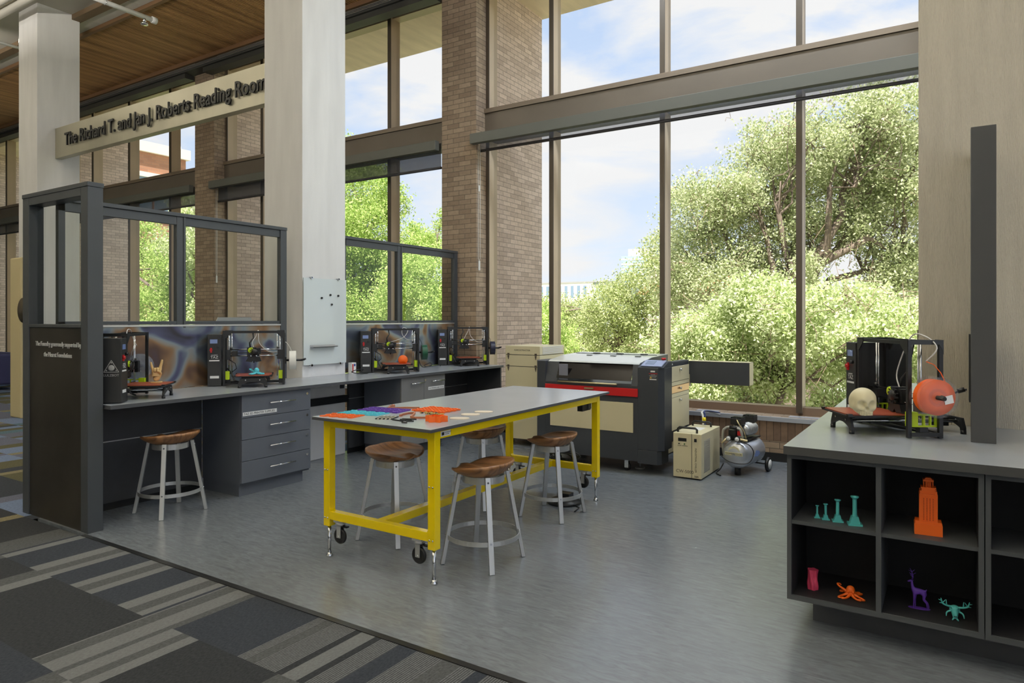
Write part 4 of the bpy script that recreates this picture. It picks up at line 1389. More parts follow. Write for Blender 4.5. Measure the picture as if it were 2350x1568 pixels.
# ================================================================ LASER CUTTER
b = thing('laser_cutter', 'large charcoal laser cutter with a smoked window and a red front strip', 'laser cutter', (-3.777, 6.3, 0))
W_, D_ = 1.458, 0.86
m = MB()
m.prism([(0.10, 0.13), (1.36, 0.13), (1.36, 0.84), (0.10, 0.84)], 0.02, D_, 'y')
m.build('body', M_navy, b, bevel=0.004)
pod = MB()
pod.prism([(0.0, 0.10), (0.0, 0.36), (0.16, 0.36), (0.16, 0.0), (0.06, 0.0)], 0.19, 1.075, 'z')
pod.prism([(0.03, 0.10), (0.03, 0.34), (0.16, 0.34), (0.16, 0.0), (0.08, 0.0)], 0.11, 0.188, 'z')
pod.build('left_pod', M_navy, b, bevel=0.004)
pod = MB()
pod.prism([(1.20, 0.0), (1.41, 0.0), (W_, 0.05), (W_, 0.26), (1.20, 0.26)], 0.24, 1.045, 'z')
pod.prism([(1.20, 0.0), (1.40, 0.0), (1.43, 0.05), (1.43, 0.24), (1.20, 0.24)], 0.105, 0.238, 'z')
pod.prism([(0.0, 1.045), (0.26, 1.045), (0.26, 1.10), (0.16, 1.10)], 1.20, W_, 'x')
pod.build('right_pod', M_navy, b, bevel=0.004)
MB().box(0.16, 1.20, 0.006, 0.02, 0.12, 0.755).build('front_frame', M_navy, b)
MB().box(0.22, 1.155, -0.004, 0.006, 0.397, 0.691).build('front_door', M_beige, b, bevel=0.002)
r_ = MB().box(0.162, 1.205, -0.012, 0.01, 0.753, 0.834).build('front_strip', M_red, b, bevel=0.003)
MB().box(0.63, 0.73, -0.026, -0.012, 0.806, 0.82).build('handle', mat('brass', (214, 196, 150), 0.3, 0.7), r_)
hood = MB()
prof = [(0.0, 0.836), (0.0, 0.86), (0.05, 1.065), (0.09, 1.08), (0.40, 1.12), (D_, 1.135), (D_, 0.836)]
for xa, xb in ((0.16, 0.30), (1.135, 1.20)):
    hood.prism(prof, xa, xb, 'x')
hood.prism([(0.0, 0.836), (0.0, 0.875), (0.03, 0.875), (0.03, 0.836)], 0.30, 1.135, 'x')
hood.build('hood', M_navy, b)
tp = MB()
tp.prism([(0.055, 1.068), (0.09, 1.083), (0.40, 1.123), (D_, 1.138), (D_, 1.12), (0.40, 1.105), (0.09, 1.066)], 0.165, 1.195, 'x')
tp.build('lid', mat('lid_enamel', (206, 208, 200), 0.18), b)
win = MB()
win.prism([(0.002, 0.876), (0.050, 1.066), (0.056, 1.064), (0.008, 0.876)], 0.30, 1.135, 'x')
win.build('window', mat('smoked_acrylic', (26, 22, 20), 0.06, spec=0.35), b)
MB().box(0.325, 0.43, -0.001, 0.001, 0.885, 1.05).build('notice_sheet', mat('notice_sheet', (120, 122, 136), 0.5), b).rotation_euler = (0, 0, 0)
nb = b.children[-1]; nb.location = (0.0, 0.022, 0.02); nb.rotation_euler = (R(-14), 0, 0); nb.location = (0, 0.02 - 0.245, -0.0)
nb.location = (0.0, -0.228, 0.055)
MB().tube([(0.325, -0.028, 0.868), (0.992, -0.028, 0.868)], 0.0085, 8).cyl((0.345, 0, 0.868), (0.345, -0.028, 0.868), 0.006, 8).cyl((0.972, 0, 0.868), (0.972, -0.028, 0.868), 0.006, 8).build('handle', mat('brass', (0, 0, 0)), b)
for xx in (0.42, 0.70, 0.98):
    MB().box(xx, xx + 0.07, 0.62, 0.66, 1.128, 1.142).build('hinge', M_black, b)
    MB().box(xx + 0.03, xx + 0.09, 0.395, 0.42, 1.118, 1.13).build('hinge', M_black, b)
MB().box(0.2, 1.16, 0.635, 0.642, 1.128, 1.136).build('lid_seam', M_black, b)
pn_ = MB().prism([(0.015, 1.054), (0.155, 1.103), (0.153, 1.112), (0.010, 1.062)], 1.23, 1.44, 'x').build('control_panel', mat('panel_blue_grey', (150, 160, 190), 0.3), b)
MB().prism([(0.05, 1.0745), (0.13, 1.1025), (0.129, 1.106), (0.048, 1.078)], 1.26, 1.35, 'x').build('screen', mat('screen_dark', (120, 130, 150), 0.15), pn_)
MB().cyl((1.405, 0.17, 1.10), (1.405, 0.17, 1.118), 0.014, 14).cyl((1.405, 0.17, 1.118), (1.405, 0.17, 1.135), 0.022, 16).build('emergency_button', M_red, pn_)
lb = MB().box(1.335, 1.38, -0.0015, 0, 1.003, 1.018).box(1.325, 1.395, -0.0015, 0, 0.928, 0.938).build('label_plate', M_white, b)
MB().box(1.318, 1.405, -0.0017, 0, 0.986, 0.992).build('warning_stripe', M_red, b)
text_obj('lettering', 'DANGER\nINVISIBLE LASER\nRADIATION', 0.011, mat('pale_ink', (190, 190, 186), 0.6), b, (1.36, -0.002, 0.975), RX, 0.0002, 'CENTER')
MB().prism([(1.325, 0.944), (1.349, 0.944), (1.337, 0.963)], -0.0016, 0, 'y').build('warning_triangle', mat('warning_yellow', (220, 180, 40), 0.5), b)
# right flank: doors and drawer
fl = MB()
fl.box(1.36, 1.43, 0.262, D_, 0.30, 1.085)
fl.prism([(0.262, 0.30), (D_, 0.30), (D_, 0.16), (0.262, 0.16)], 1.36, 1.40, 'x')
fl.build('flank', M_navy, b)
def knob(par, x, y, z):
    MB().lathe([(0.0, 0.022), (0.012, 0.02), (0.014, 0.012), (0.008, 0.0)], (x, y, z), 14, axis='x').build('knob', M_chrome, par)
d = MB().box(1.43, 1.438, 0.285, 0.85, 0.886, 1.037).build('upper_door', M_beige, b, bevel=0.002); knob(d, 1.438, 0.55, 1.0)
d = MB().box(1.43, 1.438, 0.285, 0.85, 0.769, 0.841).build('drawer', mat('copper_drawer', (210, 170, 128), 0.3, 0.6), b, bevel=0.002); knob(d, 1.438, 0.55, 0.81)
d = MB().box(1.43, 1.438, 0.285, 0.85, 0.396, 0.723).build('lower_door', M_beige, b, bevel=0.002); knob(d, 1.438, 0.55, 0.69)
MB().box(1.43, 1.436, 0.285, 0.85, 0.845, 0.882).box(1.43, 1.436, 0.285, 0.85, 0.727, 0.765).build('flank_strip', M_beige, b)
MB().box(1.40, 1.406, 0.27, 0.85, 0.17, 0.27).build('skirt_panel', M_beige, b)
MB().box(1.40, 1.44, D_, D_ + 0.05, 0.80, 0.93).build('rear_bracket', M_beige, b)
for yy in (0.275, 0.30):
    MB().lathe([(0.0, 0.012), (0.008, 0.01), (0.008, 0)], (1.43, yy + 0.03, 1.062), 10, axis='x').build('key_switch', M_chrome, b)
tl = MB().box(1.43, 2.06, D_ + 0.002, D_ + 0.15, 0.835, 1.07).build('tube_housing', M_navy, b, bevel=0.003)
MB().box(2.06, 2.064, D_ + 0.002, D_ + 0.15, 0.838, 1.067).box(1.43, 2.06, D_ + 0.001, D_ + 0.15, 1.07, 1.073).build('end_plate', M_beige, tl)
for (x, y) in ((1.05, 0.10), (0.25, 0.12), (1.05, 0.72), (0.25, 0.72)):
    c = MB()
    c.box(x - 0.03, x + 0.03, y - 0.03, y + 0.03, 0.115, 0.13)
    c.box(x - 0.02, x + 0.02, y - 0.022, y - 0.018, 0.03, 0.115)
    c.box(x - 0.02, x + 0.02, y + 0.018, y + 0.022, 0.03, 0.115)
    ca = c.build('caster', M_chrome, b)
    MB().lathe([(0.0, -0.014), (0.036, -0.014), (0.04, -0.008), (0.04, 0.008), (0.036, 0.014), (0.0, 0.014)], (x, y, 0.04), 18, axis='y').build('wheel', M_black, ca)
for (x, y) in ((1.13, 0.24), (0.16, 0.26)):
    MB().cyl((x, y, 0.012), (x, y, 0.13), 0.012, 10).lathe([(0.0, 0), (0.05, 0), (0.052, 0.012), (0.02, 0.02), (0.0, 0.02)], (x, y, 0), 20).build('leveling_foot', M_alu, b)

# ================================================================ FUME EXTRACTOR
b = thing('fume_extractor', 'tall cream fume extractor box with latched sections behind the laser cutter', 'fume extractor', (-4.55, 6.95, 0))
for nm, z0, z1 in (('filter_base', 0.08, 0.945), ('filter_section', 0.951, 1.084), ('top_section', 1.09, 1.195)):
    MB().box(0, 0.485, 0, 0.60, z0, z1).build(nm, M_beige, b, bevel=0.004)
MB().box(0.004, 0.481, 0.004, 0.596, 0.94, 1.10).build('seal', M_black, b)
for xx, zz in ((0.045, 1.087), (0.045, 0.948), (0.43, 1.087), (0.43, 0.948)):
    MB().box(xx - 0.012, xx + 0.012, -0.010, 0, zz - 0.004, zz + 0.02).prism([(xx - 0.011, zz - 0.008), (xx + 0.011, zz - 0.008), (xx, zz - 0.055)], -0.009, 0, 'y').build('latch', M_bronze_d, b)
text_obj('lettering', 'FUME EXTRACTOR', 0.026, M_bronze_d, b, (0.24, -0.001, 1.135), RX, 0.0004, 'CENTER')
v = MB()
for i in range(9):
    v.box(0.485, 0.490, 0.06, 0.55, 1.098 + i * 0.0105, 1.1035 + i * 0.0105)
v.build('vent_slats', M_white, b)
for x_, y_ in ((.05, .05), (.435, .05), (.05, .55), (.435, .55)):
    MB().lathe([(0.0, -0.012), (0.04, -0.012), (0.04, 0.012), (0.0, 0.012)], (x_, y_, 0.04), 14, axis='y').build('wheel', M_black, b)

# ================================================================ CHILLER
b = thing('water_chiller', 'small cream box chiller with two black carrying handles marked CW-5000', 'chiller', (-2.233, 6.35, 0))
MB().box(0, 0.273, 0, 0.61, 0.012, 0.433).build('body', M_beige, b, bevel=0.004)
MB().box(0.178, 0.182, -0.0015, 0, 0.014, 0.431).build('seam', M_black, b)
def chandle(y):
    MB().tube([(0.03, y, 0.43), (0.03, y, 0.465), (0.045, y, 0.478), (0.20, y, 0.478), (0.215, y, 0.465), (0.215, y, 0.43)], 0.011, 8).build('handle', M_black, b)
chandle(0.05); chandle(0.50)
MB().box(0.05, 0.17 - 0.04 + 0.0, -0.003, 0, 0.355, 0.385).build('display', M_black_g, b)
MB().cyl((0.058, 0, 0.33), (0.058, -0.005, 0.33), 0.006, 10).build('indicator', M_black, b)
MB().cyl((0.11, 0, 0.33), (0.11, -0.005, 0.33), 0.006, 10).build('indicator', mat('green_led', (60, 120, 50), 0.4), b)
MB().box(0.205, 0.228, -0.004, 0, 0.358, 0.388).build('rocker_switch', M_black, b)
text_obj('lettering', 'CW-5000', 0.042, M_bronze_d, b, (0.028, -0.001, 0.055), RX, 0.0004)
text_obj('lettering', 'INDUSTRIAL CHILLER', 0.024, M_bronze_d, b, (0.212, -0.001, 0.30), (R(90), R(90), 0), 0.0004)
text_obj('lettering', 'S&A', 0.024, M_black, b, (0.205, -0.001, 0.024), RX, 0.0008)
text_obj('lettering', 'ALARM', 0.011, M_bronze_d, b, (0.045, -0.001, 0.309), RX, 0.0003)
text_obj('lettering', 'WORKING', 0.011, M_bronze_d, b, (0.088, -0.001, 0.309), RX, 0.0003)
v = MB()
for i in range(22):
    v.box(0.273, 0.2745, 0.08, 0.27, 0.06 + i * 0.014, 0.067 + i * 0.014)
v.build('vent_grille', M_alu, b)
MB().box(0.09, 0.19, 0.22, 0.40, 0.433, 0.436).build('filler_cover', M_white, b)
b = thing('water_hose', 'hoses with yellow tape dropping from the sill to the chiller', 'hose', (-2.12, 6.93, 0.4385))
MB().tube(smooth_path([(0, 0, 0.0), (-0.01, 0.02, 0.08), (-0.03, 0.06, 0.12), (-0.04, 0.3, 0.10), (-0.03, 0.70, 0.02)], 5), 0.010, 8).build('hose', M_white, b)
MB().tube(smooth_path([(0.02, 0, 0.0), (0.01, 0.03, 0.09), (-0.01, 0.1, 0.13), (-0.03, 0.70, 0.04)], 5), 0.007, 8).build('hose', mat('blue_hose', (50, 66, 130), 0.4), b)
MB().tube([(0.008, 0.008, 0.035), (0.002, 0.018, 0.07)], 0.019, 10).build('yellow_tape', mat('yellow_tape', (236, 214, 30), 0.5), b)

# ================================================================ COMPRESSOR
b = thing('air_compressor', 'silver wheeled air compressor labelled COMPRESSOR beside the cream chiller', 'compressor', (-1.745, 6.74, 0), R(-8))
cz = 0.205
M_tank = mat('tank_silver', (196, 200, 208), 0.25, 0.55)
prof = [(0.0, -0.055), (0.06, -0.048), (0.105, -0.03), (0.13, 0.0), (0.138, 0.03), (0.138, 0.40), (0.13, 0.43), (0.105, 0.46), (0.06, 0.478), (0.0, 0.485)]
MB().lathe(prof, (0, 0, cz), 32, axis='y').build('tank', M_tank, b)
MB_lab = MB()
MB_lab.box(-0.088, 0.088, -0.053, -0.046, cz - 0.002, cz + 0.028)
MB_lab.build('label_plate', mat('cream_label', (214, 210, 176), 0.6), b)
text_obj('lettering', 'COMPRESSOR', 0.026, M_bronze_d, b, (0, -0.054, cz + 0.004), RX, 0.0006, 'CENTER')
MB().prism([(-0.06, cz + 0.036), (0.06, cz + 0.036), (0.045, cz + 0.07), (0, cz + 0.088), (-0.045, cz + 0.07)], -0.046, -0.030, 'y').build('warning_label', mat('cream_label', (0, 0, 0)), b)
MB().prism([(0.12, cz - 0.02), (0.20, cz - 0.03), (0.26, cz - 0.01), (0.24, cz + 0.02), (0.16, cz + 0.035)], 0.137, 0.1385, 'x').build('blue_decal', mat('blue_decal', (120, 140, 190), 0.5), b)
MB().box(-0.07, 0.09, 0.02, 0.40, cz + 0.13, cz + 0.145).build('platform', M_black, b)
mo = MB().lathe([(0.0, 0.10), (0.05, 0.10), (0.062, 0.13), (0.062, 0.34), (0.05, 0.37), (0.0, 0.37)], (0.03, 0, cz + 0.225), 20, axis='y').build('motor', M_alu, b)
vs_ = MB()
for i in range(9):
    vs_.lathe([(0.0635, 0.15 + i * 0.02), (0.0665, 0.152 + i * 0.02), (0.0665, 0.158 + i * 0.02), (0.0635, 0.16 + i * 0.02)], (0.03, 0, cz + 0.225), 20, axis='y')
vs_.build('cooling_fins', M_alu, mo)
for (x, y) in ((-0.005, 0.06), (0.02, 0.30)):
    hd = MB().box(x - 0.055, x + 0.055, y - 0.05, y + 0.06, cz + 0.285, cz + 0.345).build('cylinder_head', M_black, b, bevel=0.004)
    f_ = MB()
    for i in range(8):
        f_.box(x - 0.052 + i * 0.0145, x - 0.047 + i * 0.0145, y - 0.045, y + 0.055, cz + 0.345, cz + 0.356)
    f_.build('fins', M_black, hd)
    MB().cyl((x, y, cz + 0.22), (x, y, cz + 0.285), 0.036, 14).build('neck', M_alu, hd)
MB().box(-0.075, -0.0, 0.0, 0.07, cz + 0.15, cz + 0.235).build('pressure_switch', M_black, b, bevel=0.006)
MB().box(0.015, 0.052, -0.005, 0.03, cz + 0.185, cz + 0.23).build('red_switch', M_red, b, bevel=0.004)
for x in (-0.055, 0.03):
    g_ = MB().lathe([(0.0, -0.045), (0.024, -0.045), (0.027, -0.04), (0.027, -0.02), (0.0, -0.02)], (x, 0, cz + 0.155), 20, axis='y').build('pressure_gauge', M_black, b)
    MB().lathe([(0.0, -0.0465), (0.021, -0.0465), (0.021, -0.045), (0.0, -0.045)], (x, 0, cz + 0.155), 20, axis='y').build('dial', M_white, g_)
    MB().bar((x, -0.0475, cz + 0.155), (x + 0.012, -0.0475, cz + 0.165), 0.002, 0.001, up=(0, 1, 0)).build('needle', M_black, g_)
M_brass = mat('brass', (0, 0, 0))
MB().tube(smooth_path([(0.05, -0.02, cz + 0.155), (0.09, -0.02, cz + 0.15), (0.12, -0.01, cz + 0.145)], 4), 0.012, 8).build('air_valve', M_brass, b)
MB().tube([(-0.08, -0.02, cz + 0.15), (-0.11, -0.03, cz + 0.12), (-0.125, -0.04, cz + 0.10)], 0.010, 8).build('air_valve', M_brass, b)
MB().tube(smooth_path([(0.0, 0.02, cz + 0.34), (0.03, 0.0, cz + 0.30), (0.075, 0.02, cz + 0.22), (0.085, 0.05, cz + 0.14)], 5), 0.006, 8).build('copper_pipe', M_brass, b)
hp = [(-0.115, 0.03, cz - 0.06), (-0.125, 0.0, cz + 0.02), (-0.125, -0.01, cz + 0.20), (-0.10, -0.01, cz + 0.245), (-0.06, -0.01, cz + 0.262), (0.03, -0.01, cz + 0.255), (0.055, -0.005, cz + 0.23), (0.06, 0.02, cz + 0.14)]
hh = MB().tube(smooth_path(hp, 5), 0.012, 10).build('carry_handle', mat('handle_grey', (170, 168, 158), 0.4), b)
MB().tube([(-0.055, -0.01, cz + 0.262), (0.02, -0.01, cz + 0.256)], 0.0165, 10).build('grip', M_black, hh)
MB().tube(smooth_path([(0.07, -0.03, cz + 0.13), (0.14, -0.02, cz + 0.11), (0.175, 0.0, cz + 0.04), (0.15, -0.04, cz - 0.05), (0.06, -0.075, cz - 0.07), (-0.05, -0.075, cz - 0.055), (-0.13, -0.04, cz - 0.02)], 5), 0.005, 8).build('power_cord', M_black, b)
MB().tube(smooth_path([(-0.12, -0.01, cz - 0.1), (-0.14, -0.04, 0.05), (-0.17, -0.06, 0.012), (-0.10, -0.12, 0.008)], 5), 0.006, 8).build('air_hose', M_black, b)
MB().cyl((0, 0.05, 0.0), (0, 0.05, 0.09), 0.03, 14).build('rubber_foot', M_black, b)
for x in (-0.17, 0.17):
    w = MB().lathe([(0.0, -0.016), (0.055, -0.016), (0.07, -0.012), (0.07, 0.012), (0.055, 0.016), (0.0, 0.016)], (x, 0.40, 0.07), 24, axis='x').build('wheel', M_black, b)
    MB().lathe([(0.0, -0.019), (0.045, -0.017), (0.048, 0.017), (0.0, 0.019)], (x, 0.40, 0.07), 20, axis='x').build('hub', M_white, w)
MB().cyl((-0.17, 0.40, 0.07), (0.17, 0.40, 0.07), 0.008, 8).build('axle', M_black, b)

# ================================================================ DISPLAY CABINET
o = MB().prism([(-0.683, 3.52), (1.7, 3.52), (1.7, 4.748), (-0.16, 4.748), (-0.16, 7.64), (-0.683, 7.64)], 0.86, 0.90).build('worktop', [M_top, M_edge2])
for p_ in o.data.polygons:
    p_.material_index = 0 if p_.normal.z > 0.5 else 1
tag(o, 'broad grey worktop covering the open display cabinets at the textured column', 'worktop')
def open_unit(x0, w, label, mids):
    b = thing('display_cabinet', label, 'cabinet', (x0, 3.55, 0), group='open display cabinets under the broad worktop')
    T_ = 0.02
    MB().box(0, T_, 0, 0.42, 0.147, 0.858).build('side_panel', [M_disp], b)
    MB().box(w - T_, w, 0, 0.42, 0.147, 0.858).build('side_panel', [M_disp], b)
    MB().box(T_, w - T_, 0, 0.42, 0.147, 0.170).build('bottom_panel', M_disp, b)
    MB().box(T_, w - T_, 0, 0.42, 0.836, 0.858).build('top_rail', M_disp, b)
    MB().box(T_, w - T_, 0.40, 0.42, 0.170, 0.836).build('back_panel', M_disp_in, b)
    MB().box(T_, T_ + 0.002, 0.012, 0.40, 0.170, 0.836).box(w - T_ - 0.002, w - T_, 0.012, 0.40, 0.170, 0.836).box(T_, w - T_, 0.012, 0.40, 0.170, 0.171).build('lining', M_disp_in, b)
    xs = [T_] + [q for mm_ in mids for q in (mm_, mm_ + 0.022)] + [w - T_]
    for mm_ in mids:
        MB().box(mm_, mm_ + 0.022, 0.0, 0.40, 0.170, 0.836).build('divider', [M_disp], b)
    for i in range(0, len(xs), 2):
        MB().box(xs[i], xs[i + 1], 0.008, 0.40, 0.517, 0.535).build('shelf', M_disp, b)
    return b
open_unit(-0.672, 0.797, 'open dark display cabinet holding coloured printed figures', [0.386])
open_unit(0.129, 0.80, 'empty open display cabinet at the edge of the picture', [0.39])
open_unit(0.933, 0.76, 'end unit of the dark display cabinets past the steel post', [0.38])
tag(MB().box(-0.58, 1.68, 3.72, 4.70, 0.0, 0.145).build('cabinet_plinth', M_lab_d), 'recessed dark plinth below the open display cabinets', 'plinth')
tag(MB().box(-0.66, -0.18, 3.98, 7.62, 0.147, 0.858).box(-0.58, -0.2, 4.72, 7.6, 0.0, 0.146).build('base_cabinet', M_disp), 'dark base cabinet returning from the display cabinets to the window', 'cabinet')
b = thing('glazed_partition', 'narrow steel partition seen end on, standing on the broad worktop', 'partition', (0.09, 4.135, 0.90))
MB().box(0, 0.105, 0, 0.055, 0, 1.584).build('post', mat('post_charcoal', (70, 71, 72), 0.5, 0.1), b, bevel=0.002)
MB().box(0.035, 0.07, 0.055, 0.61, 0, 0.55).build('splash_panel', M_heat, b)
MB().box(0.03, 0.075, 0.055, 0.61, 1.51, 1.57).build('top_rail', M_steel, b)
g = MB(); g.add([(0.052, 0.056, 0.55), (0.052, 0.61, 0.55), (0.052, 0.61, 1.51), (0.052, 0.056, 1.51)], [(0, 1, 2, 3)]); g.build('pane', M_pglass, b, recalc=False)
MB().box(-0.005, 0.034, 0.10, 0.22, 0.19, 0.54).build('outlet_box', M_black, b)
MB().box(0.071, 0.109, 0.10, 0.22, 0.15, 0.33).build('outlet_box', M_black, b)
tag(MB().box(-0.27, -0.184, 7.85, 7.93, 1.31, 1.41).build('sensor_box', M_bronze_d), 'small dark sensor box beside the textured column at the window edge', 'sensor')

# ================================================================ 3D PRINTERS
def gear_tri(par, cx, cz, x):
    m = MB()
    A = [(0.0, 0.052), (0.050, -0.034), (-0.050, -0.034)]
    for i in range(3):
        p_, q = A[i], A[(i + 1) % 3]
        m.bar((x, cx + p_[0], cz + p_[1]), (x, cx + q[0], cz + q[1]), 0.001, 0.004, up=(0, -(q[1] - p_[1]), q[0] - p_[0]))
    m.lathe([(0.010, -0.0005), (0.022, -0.0005), (0.022, 0.0006), (0.010, 0.0006)], (x, cx, cz - 0.004), 20, axis='x')
    m.lathe([(0.0, -0.0005), (0.004, -0.0005), (0.004, 0.0006), (0.0, 0.0006)], (x, cx, cz - 0.004), 10, axis='x')
    for i in range(3):
        p_ = A[i]
        m.lathe([(0.0, -0.0005), (0.005, -0.0005), (0.005, 0.0006), (0.0, 0.0006)], (x, cx + p_[0] * 0.66, cz + p_[1] * 0.66), 8, axis='x')
    return m.build('logo', mat('grey_ink', (170, 170, 168), 0.5), par)
def printer(loc, deg, label, spool, deep=0.205, head=-0.05, gz=0.30, tube=0, arm=True, bed_y=-0.18, clear=0.8, tilt=0):
    ly = (deep - 0.095) / 2 if deep > 0.1 else -0.028
    b = thing('desktop_3d_printer', label, '3d printer', loc, R(deg), group='black open frame desktop printers')
    H = 0.507
    fr = MB()
    t = 0.02
    for x in (-0.26, 0.26):
        for y in (-0.08, 0.08):
            fr.box(x - t / 2, x + t / 2, y - t / 2, y + t / 2, 0.004, H)
        fr.box(x - t / 2, x + t / 2, -0.08, 0.08, H - t, H)
        fr.box(x - t / 2, x + t / 2, -0.08, 0.08, 0.012, 0.032)
    for y in (-0.08, 0.08):
        fr.box(-0.26, 0.26, y - t / 2, y + t / 2, H - t, H)
    fr.box(-0.26, 0.26, 0.07, 0.09, 0.012, 0.032)
    fr.bar((-0.26, -0.08, 0.02), (0.26, 0.08, 0.02), 0.018, 0.012)
    fr.build('frame', M_black, b)
    for y in (-0.092, 0.088):
        for sx in (-1, 1):
            MB().prism([(sx * 0.268, H + 0.004), (sx * 0.20, H + 0.004), (sx * 0.20, H - 0.022), (sx * 0.248, H - 0.07), (sx * 0.268, H - 0.07)], y, y + 0.005, 'y').build('corner_bracket', M_black_g, b)
    for x in (-0.272, 0.268):
        MB().prism([(-0.09, H + 0.004), (0.09, H + 0.004), (0.09, H - 0.06), (0.07, H - 0.02), (-0.07, H - 0.02), (-0.09, H - 0.06)], x, x + 0.004, 'x').build('side_bracket', M_black_g, b)
    bx = MB().box(-0.40, -0.282, -0.095, deep, 0.006, 0.478).build('control_box', mat('control_box_black', (40, 41, 42), 0.45), b, bevel=0.003)
    MB().box(-0.378, -0.315, -0.0975, -0.095, 0.395, 0.432).build('screen', mat('lcd_blue', (120, 140, 190), 0.15), bx)
    MB().cyl((-0.368, -0.095, 0.335), (-0.368, -0.112, 0.335), 0.012, 14).box(-0.376, -0.360, -0.104, -0.095, 0.31, 0.355).build('emergency_button', M_red, bx)
    MB().cyl((-0.312, -0.095, 0.36), (-0.312, -0.115, 0.36), 0.010, 14).build('dial_knob', M_black, bx)
    text_obj('lettering', 'TAZ', 0.034, mat('white_ink', (225, 225, 225), 0.5), bx, (-0.341, -0.0962, 0.257), RX, 0.0004, 'CENTER')
    text_obj('lettering', 'LULZBOT', 0.013, MATS['white_ink'], bx, (-0.341, -0.0962, 0.284), RX, 0.0004, 'CENTER')
    MB().box(-0.385, -0.298, -0.0965, -0.095, 0.232, 0.243).build('label_strip', M_white, bx)
    MB().box(-0.378, -0.302, -0.0965, -0.095, 0.075, 0.098).build('label_plate', M_white, bx)
    text_obj('lettering', 'LULZBOT', 0.024, MATS.get('grey_ink') or mat('grey_ink', (170, 170, 168), 0.5), bx, (-0.4012, ly, 0.20), (R(90), 0, R(-90)), 0.0004, 'CENTER')
    gear_tri(bx, ly, 0.265, -0.4008)
    # z rods, lime brackets, motors
    for x in (-0.225, 0.225):
        MB().cyl((x, 0.0, 0.10), (x, 0.0, H - 0.01), 0.0055, 8).build('z_rod', M_chrome, b)
        MB().cyl((x - 0.025 * (1 if x > 0 else -1), 0.0, 0.08), (x - 0.025 * (1 if x > 0 else -1), 0.0, H - 0.01), 0.004, 6).build('z_screw', M_chrome, b)
    for sx in (-1, 1):
        l = MB()
        x0 = sx * 0.235
        for (ya, yb, za, zb) in ((-0.07, 0.07, 0.118, 0.126), (-0.07, 0.07, 0.058, 0.066), (-0.07, -0.062, 0.066, 0.118), (0.062, 0.07, 0.066, 0.118), (-0.035, -0.028, 0.066, 0.118), (0.0, 0.01, 0.066, 0.118), (0.035, 0.042, 0.066, 0.118)):
            l.box(min(x0, x0 + sx * 0.006), max(x0, x0 + sx * 0.006) + 0.008, ya, yb, za, zb)
        l.box(x0 - 0.02, x0 + 0.02, -0.075, -0.03, 0.060, 0.135)
        l.build('lime_bracket', M_lime, b)
        MB().box(x0 - 0.021, x0 + 0.021, -0.021, 0.021, 0.012, 0.056).build('motor', M_black, b)
        MB().box(x0 - 0.03, x0 + 0.025, -0.028, 0.026, gz - 0.035, gz + 0.055).cyl((x0 - 0.028 * sx, -0.01, gz + 0.055), (x0 - 0.028 * sx, -0.01, gz + 0.08), 0.012, 8).build('x_end_block', M_black_g, b)
    MB().cyl((-0.22, -0.018, gz), (0.22, -0.018, gz), 0.0055, 8).build('x_rod', M_chrome, b)
    MB().cyl((-0.22, -0.018, gz + 0.058), (0.22, -0.018, gz + 0.058), 0.0055, 8).build('x_rod', M_chrome, b)
    MB().box(-0.21, 0.21, 0.012, 0.014, gz + 0.02, gz + 0.028).box(-0.20, -0.15, -0.035, 0.02, gz + 0.0, gz + 0.045).build('x_belt', M_black, b)
    # tool head
    th = MB()
    hx = head
    th.box(hx - 0.055, hx + 0.024, -0.055, 0.02, gz - 0.012, gz + 0.078)
    th.box(hx + 0.024, hx + 0.066, -0.045, 0.01, gz + 0.015, gz + 0.07)
    th.lathe([(0.0, -0.072), (0.028, -0.072), (0.032, -0.06), (0.034, -0.045), (0.0, -0.04)], (hx + 0.012, 0, gz + 0.035), 12, axis='y')
    for i in range(12):
        a = 2 * PI * i / 12
        th.bar((hx + 0.012 + 0.03 * math.cos(a), -0.062, gz + 0.035 + 0.03 * math.sin(a)), (hx + 0.012 + 0.044 * math.cos(a + .3), -0.062, gz + 0.035 + 0.044 * math.sin(a + .3)), 0.012, 0.008)
    th.box(hx + 0.02, hx + 0.052, -0.04, 0.0, gz - 0.005, gz + 0.05)
    th.prism([(hx - 0.045, gz - 0.012), (hx + 0.055, gz - 0.012), (hx + 0.072, gz - 0.052), (hx + 0.022, gz - 0.060), (hx + 0.004, gz - 0.04), (hx - 0.014, gz - 0.060), (hx - 0.068, gz - 0.052)], -0.05, 0.0, 'y')
    th.cyl((hx + 0.004, -0.025, gz - 0.045), (hx + 0.004, -0.025, gz - 0.068), 0.006, 8)
    h_ = th.build('tool_head', M_black, b)
    MB().lathe([(0.018, -0.066), (0.025, -0.066), (0.025, -0.058), (0.018, -0.058)], (hx - 0.022, 0, gz + 0.052), 14, axis='y').box(hx - 0.03, hx - 0.006, -0.058, -0.055, gz + 0.062, gz + 0.077).build('lime_gear', M_lime, h_)
    MB().cyl((hx - 0.02, -0.056, gz - 0.0), (hx - 0.02, -0.062, gz - 0.0), 0.005, 8).cyl((hx + 0.028, -0.056, gz - 0.0), (hx + 0.028, -0.062, gz), 0.005, 8).build('bolt', M_chrome, h_)
    MB().tube([(hx - 0.03, 0.0, gz + 0.07), (hx - 0.035, 0.01, gz + 0.12), (hx - 0.005, 0.03, gz + 0.165), (hx - 0.01, 0.06, H - 0.02)], 0.0075, 8).build('cable_sleeve', M_black, b)
    # heated bed on its rails
    bd_ = MB().box(-0.155, 0.155, bed_y - 0.155, bed_y + 0.155, 0.104, 0.109).build('heat_bed', M_rust, b)
